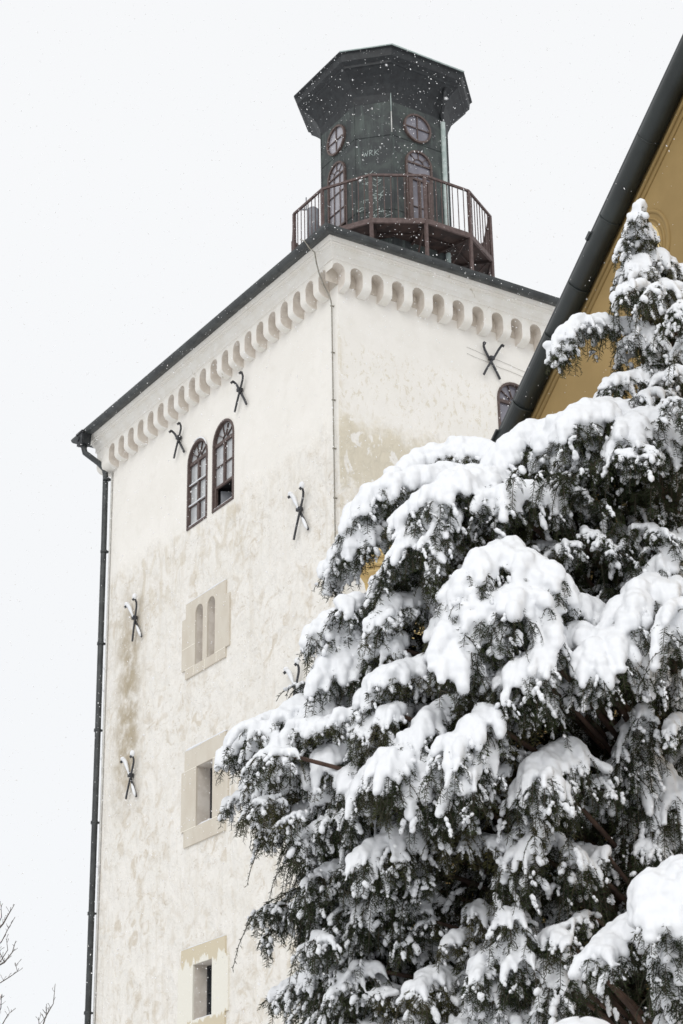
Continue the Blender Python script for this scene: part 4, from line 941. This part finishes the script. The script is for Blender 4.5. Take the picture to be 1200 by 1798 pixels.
tk.tube([TR0+EZ*2.2+RT*.05, P(1195, 1000, 9.1), P(1188, 700, 9.1), P(1172, 470, 9.1)], [.09, .07, .04, .012], 10)
tk.tube([P(1150, 1798, 8.4)-EZ*.6, P(1112, 1700, 8.2), P(1088, 1640, 7.9), P(1070, 1585, 7.7), P(1051, 1505, 7.55)], [.05, .04, .026, .02, .014], 10)
tk.build('trunk', BARK, yew)
# --- snow: blobs -> voxel remesh
BL = np.array(BLOB)
# icosphere template
import bmesh
bm = bmesh.new(); bmesh.ops.create_icosphere(bm, subdivisions=2, radius=1); tv = np.array([v.co[:] for v in bm.verts]); tf = np.array([[v.index for v in f.verts] for f in bm.faces]); bm.free()
V = (BL[:, None, :3]+tv[None]*BL[:, 3][:, None, None]).reshape(-1, 3); F = (tf[None]+(np.arange(len(BL))*len(tv))[:, None, None]).reshape(-1, 3)
so_ = bigmesh('snow', V, F, SNOW)
rm = so_.modifiers.new('r', 'REMESH'); rm.mode = 'VOXEL'; rm.voxel_size = .0075; rm.adaptivity = 0
smo = so_.modifiers.new('s', 'SMOOTH'); smo.factor = .6; smo.iterations = 3
dg = bpy.context.evaluated_depsgraph_get(); dg.update()
me = bpy.data.meshes.new_from_object(so_.evaluated_get(dg)); me.name = 'snow'
old = so_.data; so_.modifiers.clear(); so_.data = me; so_.parent = yew; bpy.data.meshes.remove(old)
nv = len(me.vertices); print('snow verts', nv)
co = np.empty(nv*3, np.float32); me.vertices.foreach_get('co', co); co = co.reshape(-1, 3)
nr = np.empty(nv*3, np.float32); me.vertices.foreach_get('normal', nr); nr = nr.reshape(-1, 3)
# gentle lumps (sum of sines in skewed directions)
dsp = np.zeros(nv)
for fq, am in ((45, .0035), (90, .0022), (170, .0012)):
    for q in range(4):
        k_ = rng.normal(size=3); k_ /= np.linalg.norm(k_); dsp += am*np.sin(co@(k_*fq)+rng.random()*6.28+2*np.sin(co@(rng.normal(size=3)*fq*.35)))/2
co += nr*dsp[:, None]; me.vertices.foreach_set('co', co.astype(np.float32).ravel()); me.polygons.foreach_set('use_smooth', np.ones(len(me.polygons), bool)); me.update()
# small lodged snow
SM_ = SMALL; 
C_ = np.array([s[0] for s in SM_]); D_ = np.array([s[1] for s in SM_]); D_ /= np.linalg.norm(D_, axis=1, keepdims=True)+1e-9; r_ = np.array([s[2] for s in SM_])
bm = bmesh.new(); bmesh.ops.create_icosphere(bm, subdivisions=1, radius=1); tv = np.array([v.co[:] for v in bm.verts]); tf = np.array([[v.index for v in f.verts] for f in bm.faces]); bm.free()
E_ = rng.uniform(.1, .8, (len(C_), 1, 1))
pp_ = tv[None]*r_[:, None, None]; al = (pp_*D_[:, None, :]).sum(2, keepdims=True); pp_ = pp_+al*D_[:, None, :]*E_+rng.normal(size=pp_.shape)*.0012
V = (C_[:, None]+np.array((0, 0, .004))+pp_).reshape(-1, 3); F = (tf[None]+(np.arange(len(C_))*len(tv))[:, None, None]).reshape(-1, 3)
bigmesh('lodged_snow', V, F, SNOW, yew, smooth=True)

# near snow-capped shrub at the bottom edge
sh = bpy.data.objects.new('shrub', None); COL.objects.link(sh); tag(sh, 'smooth rounded snow cap on top of a nearer clipped shrub at the bottom edge', 'shrub')
q0 = P(1022, 1862, 5.6); cap_ = MB(); nn_ = 40
for i in range(nn_+1):
    for j in range(nn_):
        t_ = math.pi*.62*i/nn_; f_ = 2*math.pi*j/nn_; rr_ = .15*(1+.10*noise.noise((math.cos(f_)*1.2, math.sin(f_)*1.2, i*.06)))
        cap_.v.append((q0[0]+rr_*math.sin(t_)*math.cos(f_), q0[1]+rr_*math.sin(t_)*math.sin(f_), q0[2]+.115*math.cos(t_)+.012*noise.noise((math.cos(f_)*2, math.sin(f_)*2, i*.1))))
for i in range(nn_):
    for j in range(nn_): cap_.f.append((i*nn_+j, (i+1)*nn_+j, (i+1)*nn_+(j+1) % nn_, i*nn_+(j+1) % nn_)); cap_.m.append(0); cap_.sm.append(True)
cap_.build('snow', SNOW, sh)
NEED.clear(); STEM.clear(); 
for k in range(500):
    a = rng.random()*6.28; z_ = rng.uniform(.3, q0[2]-.02); rad = .13+.05*rng.random(); b = np.array((q0[0]+rad*.5*math.cos(a), q0[1]+rad*.5*math.sin(a), z_)); spray(b, np.array((math.cos(a), math.sin(a), .3)), .12, .3, 0, sub=2, small=0, nsize=1.2)
ND = np.concatenate(NEED); n = len(ND); pos = ND[:, :3]; tan = ND[:, 3:6]
dirn = tan*.6+rng.normal(size=(n, 3))*.6; dirn /= np.linalg.norm(dirn, axis=1, keepdims=True); tip = pos+dirn*.02; wv = np.cross(dirn, rng.normal(size=(n, 3))); wv *= .0016/np.linalg.norm(wv, axis=1, keepdims=True)
bigmesh('foliage', np.stack([pos, (pos+tip)/2+wv, tip, (pos+tip)/2-wv], 1).reshape(-1, 3), np.arange(4*n).reshape(-1, 4), NEEDLE, sh)
stb = MB(); stb.tube([(q0[0], q0[1], 0), (q0[0], q0[1], q0[2])], [.03, .015], 8); stb.build('stem', BARK, sh)

# ------------------------------------------------------------------ falling snow
NF = 42000
dep = (rng.random(NF)**.55)*43+2.5
fx = rng.uniform(-350, 1550, NF); fy = rng.uniform(-250, 2050, NF)
C_ = CAM+dep[:, None]*((fx-600)[:, None]/FPX*RT-(fy-899)[:, None]/FPX*UP+FW)
r_ = (.0014+.0032*rng.random(NF)**2.6)*np.clip(dep/14, .5, 1.5)
bm = bmesh.new(); bmesh.ops.create_icosphere(bm, subdivisions=1, radius=1); tv = np.array([v.co[:] for v in bm.verts]); tf = np.array([[v.index for v in f.verts] for f in bm.faces]); bm.free()
dv = rng.normal(size=(NF, 3))*np.array((.5, .5, .3))+np.array((.3, .2, -.7)); dv /= np.linalg.norm(dv, axis=1, keepdims=True)
pp_ = tv[None]*r_[:, None, None]; al = (pp_*dv[:, None, :]).sum(2, keepdims=True); pp_ = pp_+al*dv[:, None, :]*rng.uniform(0, 1.4, (NF, 1, 1))
V = (C_[:, None]+pp_).reshape(-1, 3); F = (tf[None]+(np.arange(NF)*len(tv))[:, None, None]).reshape(-1, 3)
fs = bigmesh('falling_snow', V, F, FLAKE, None, smooth=True); tag(fs, 'white snowflakes drifting through the air in front of the tower', 'snowflakes', kind='stuff')
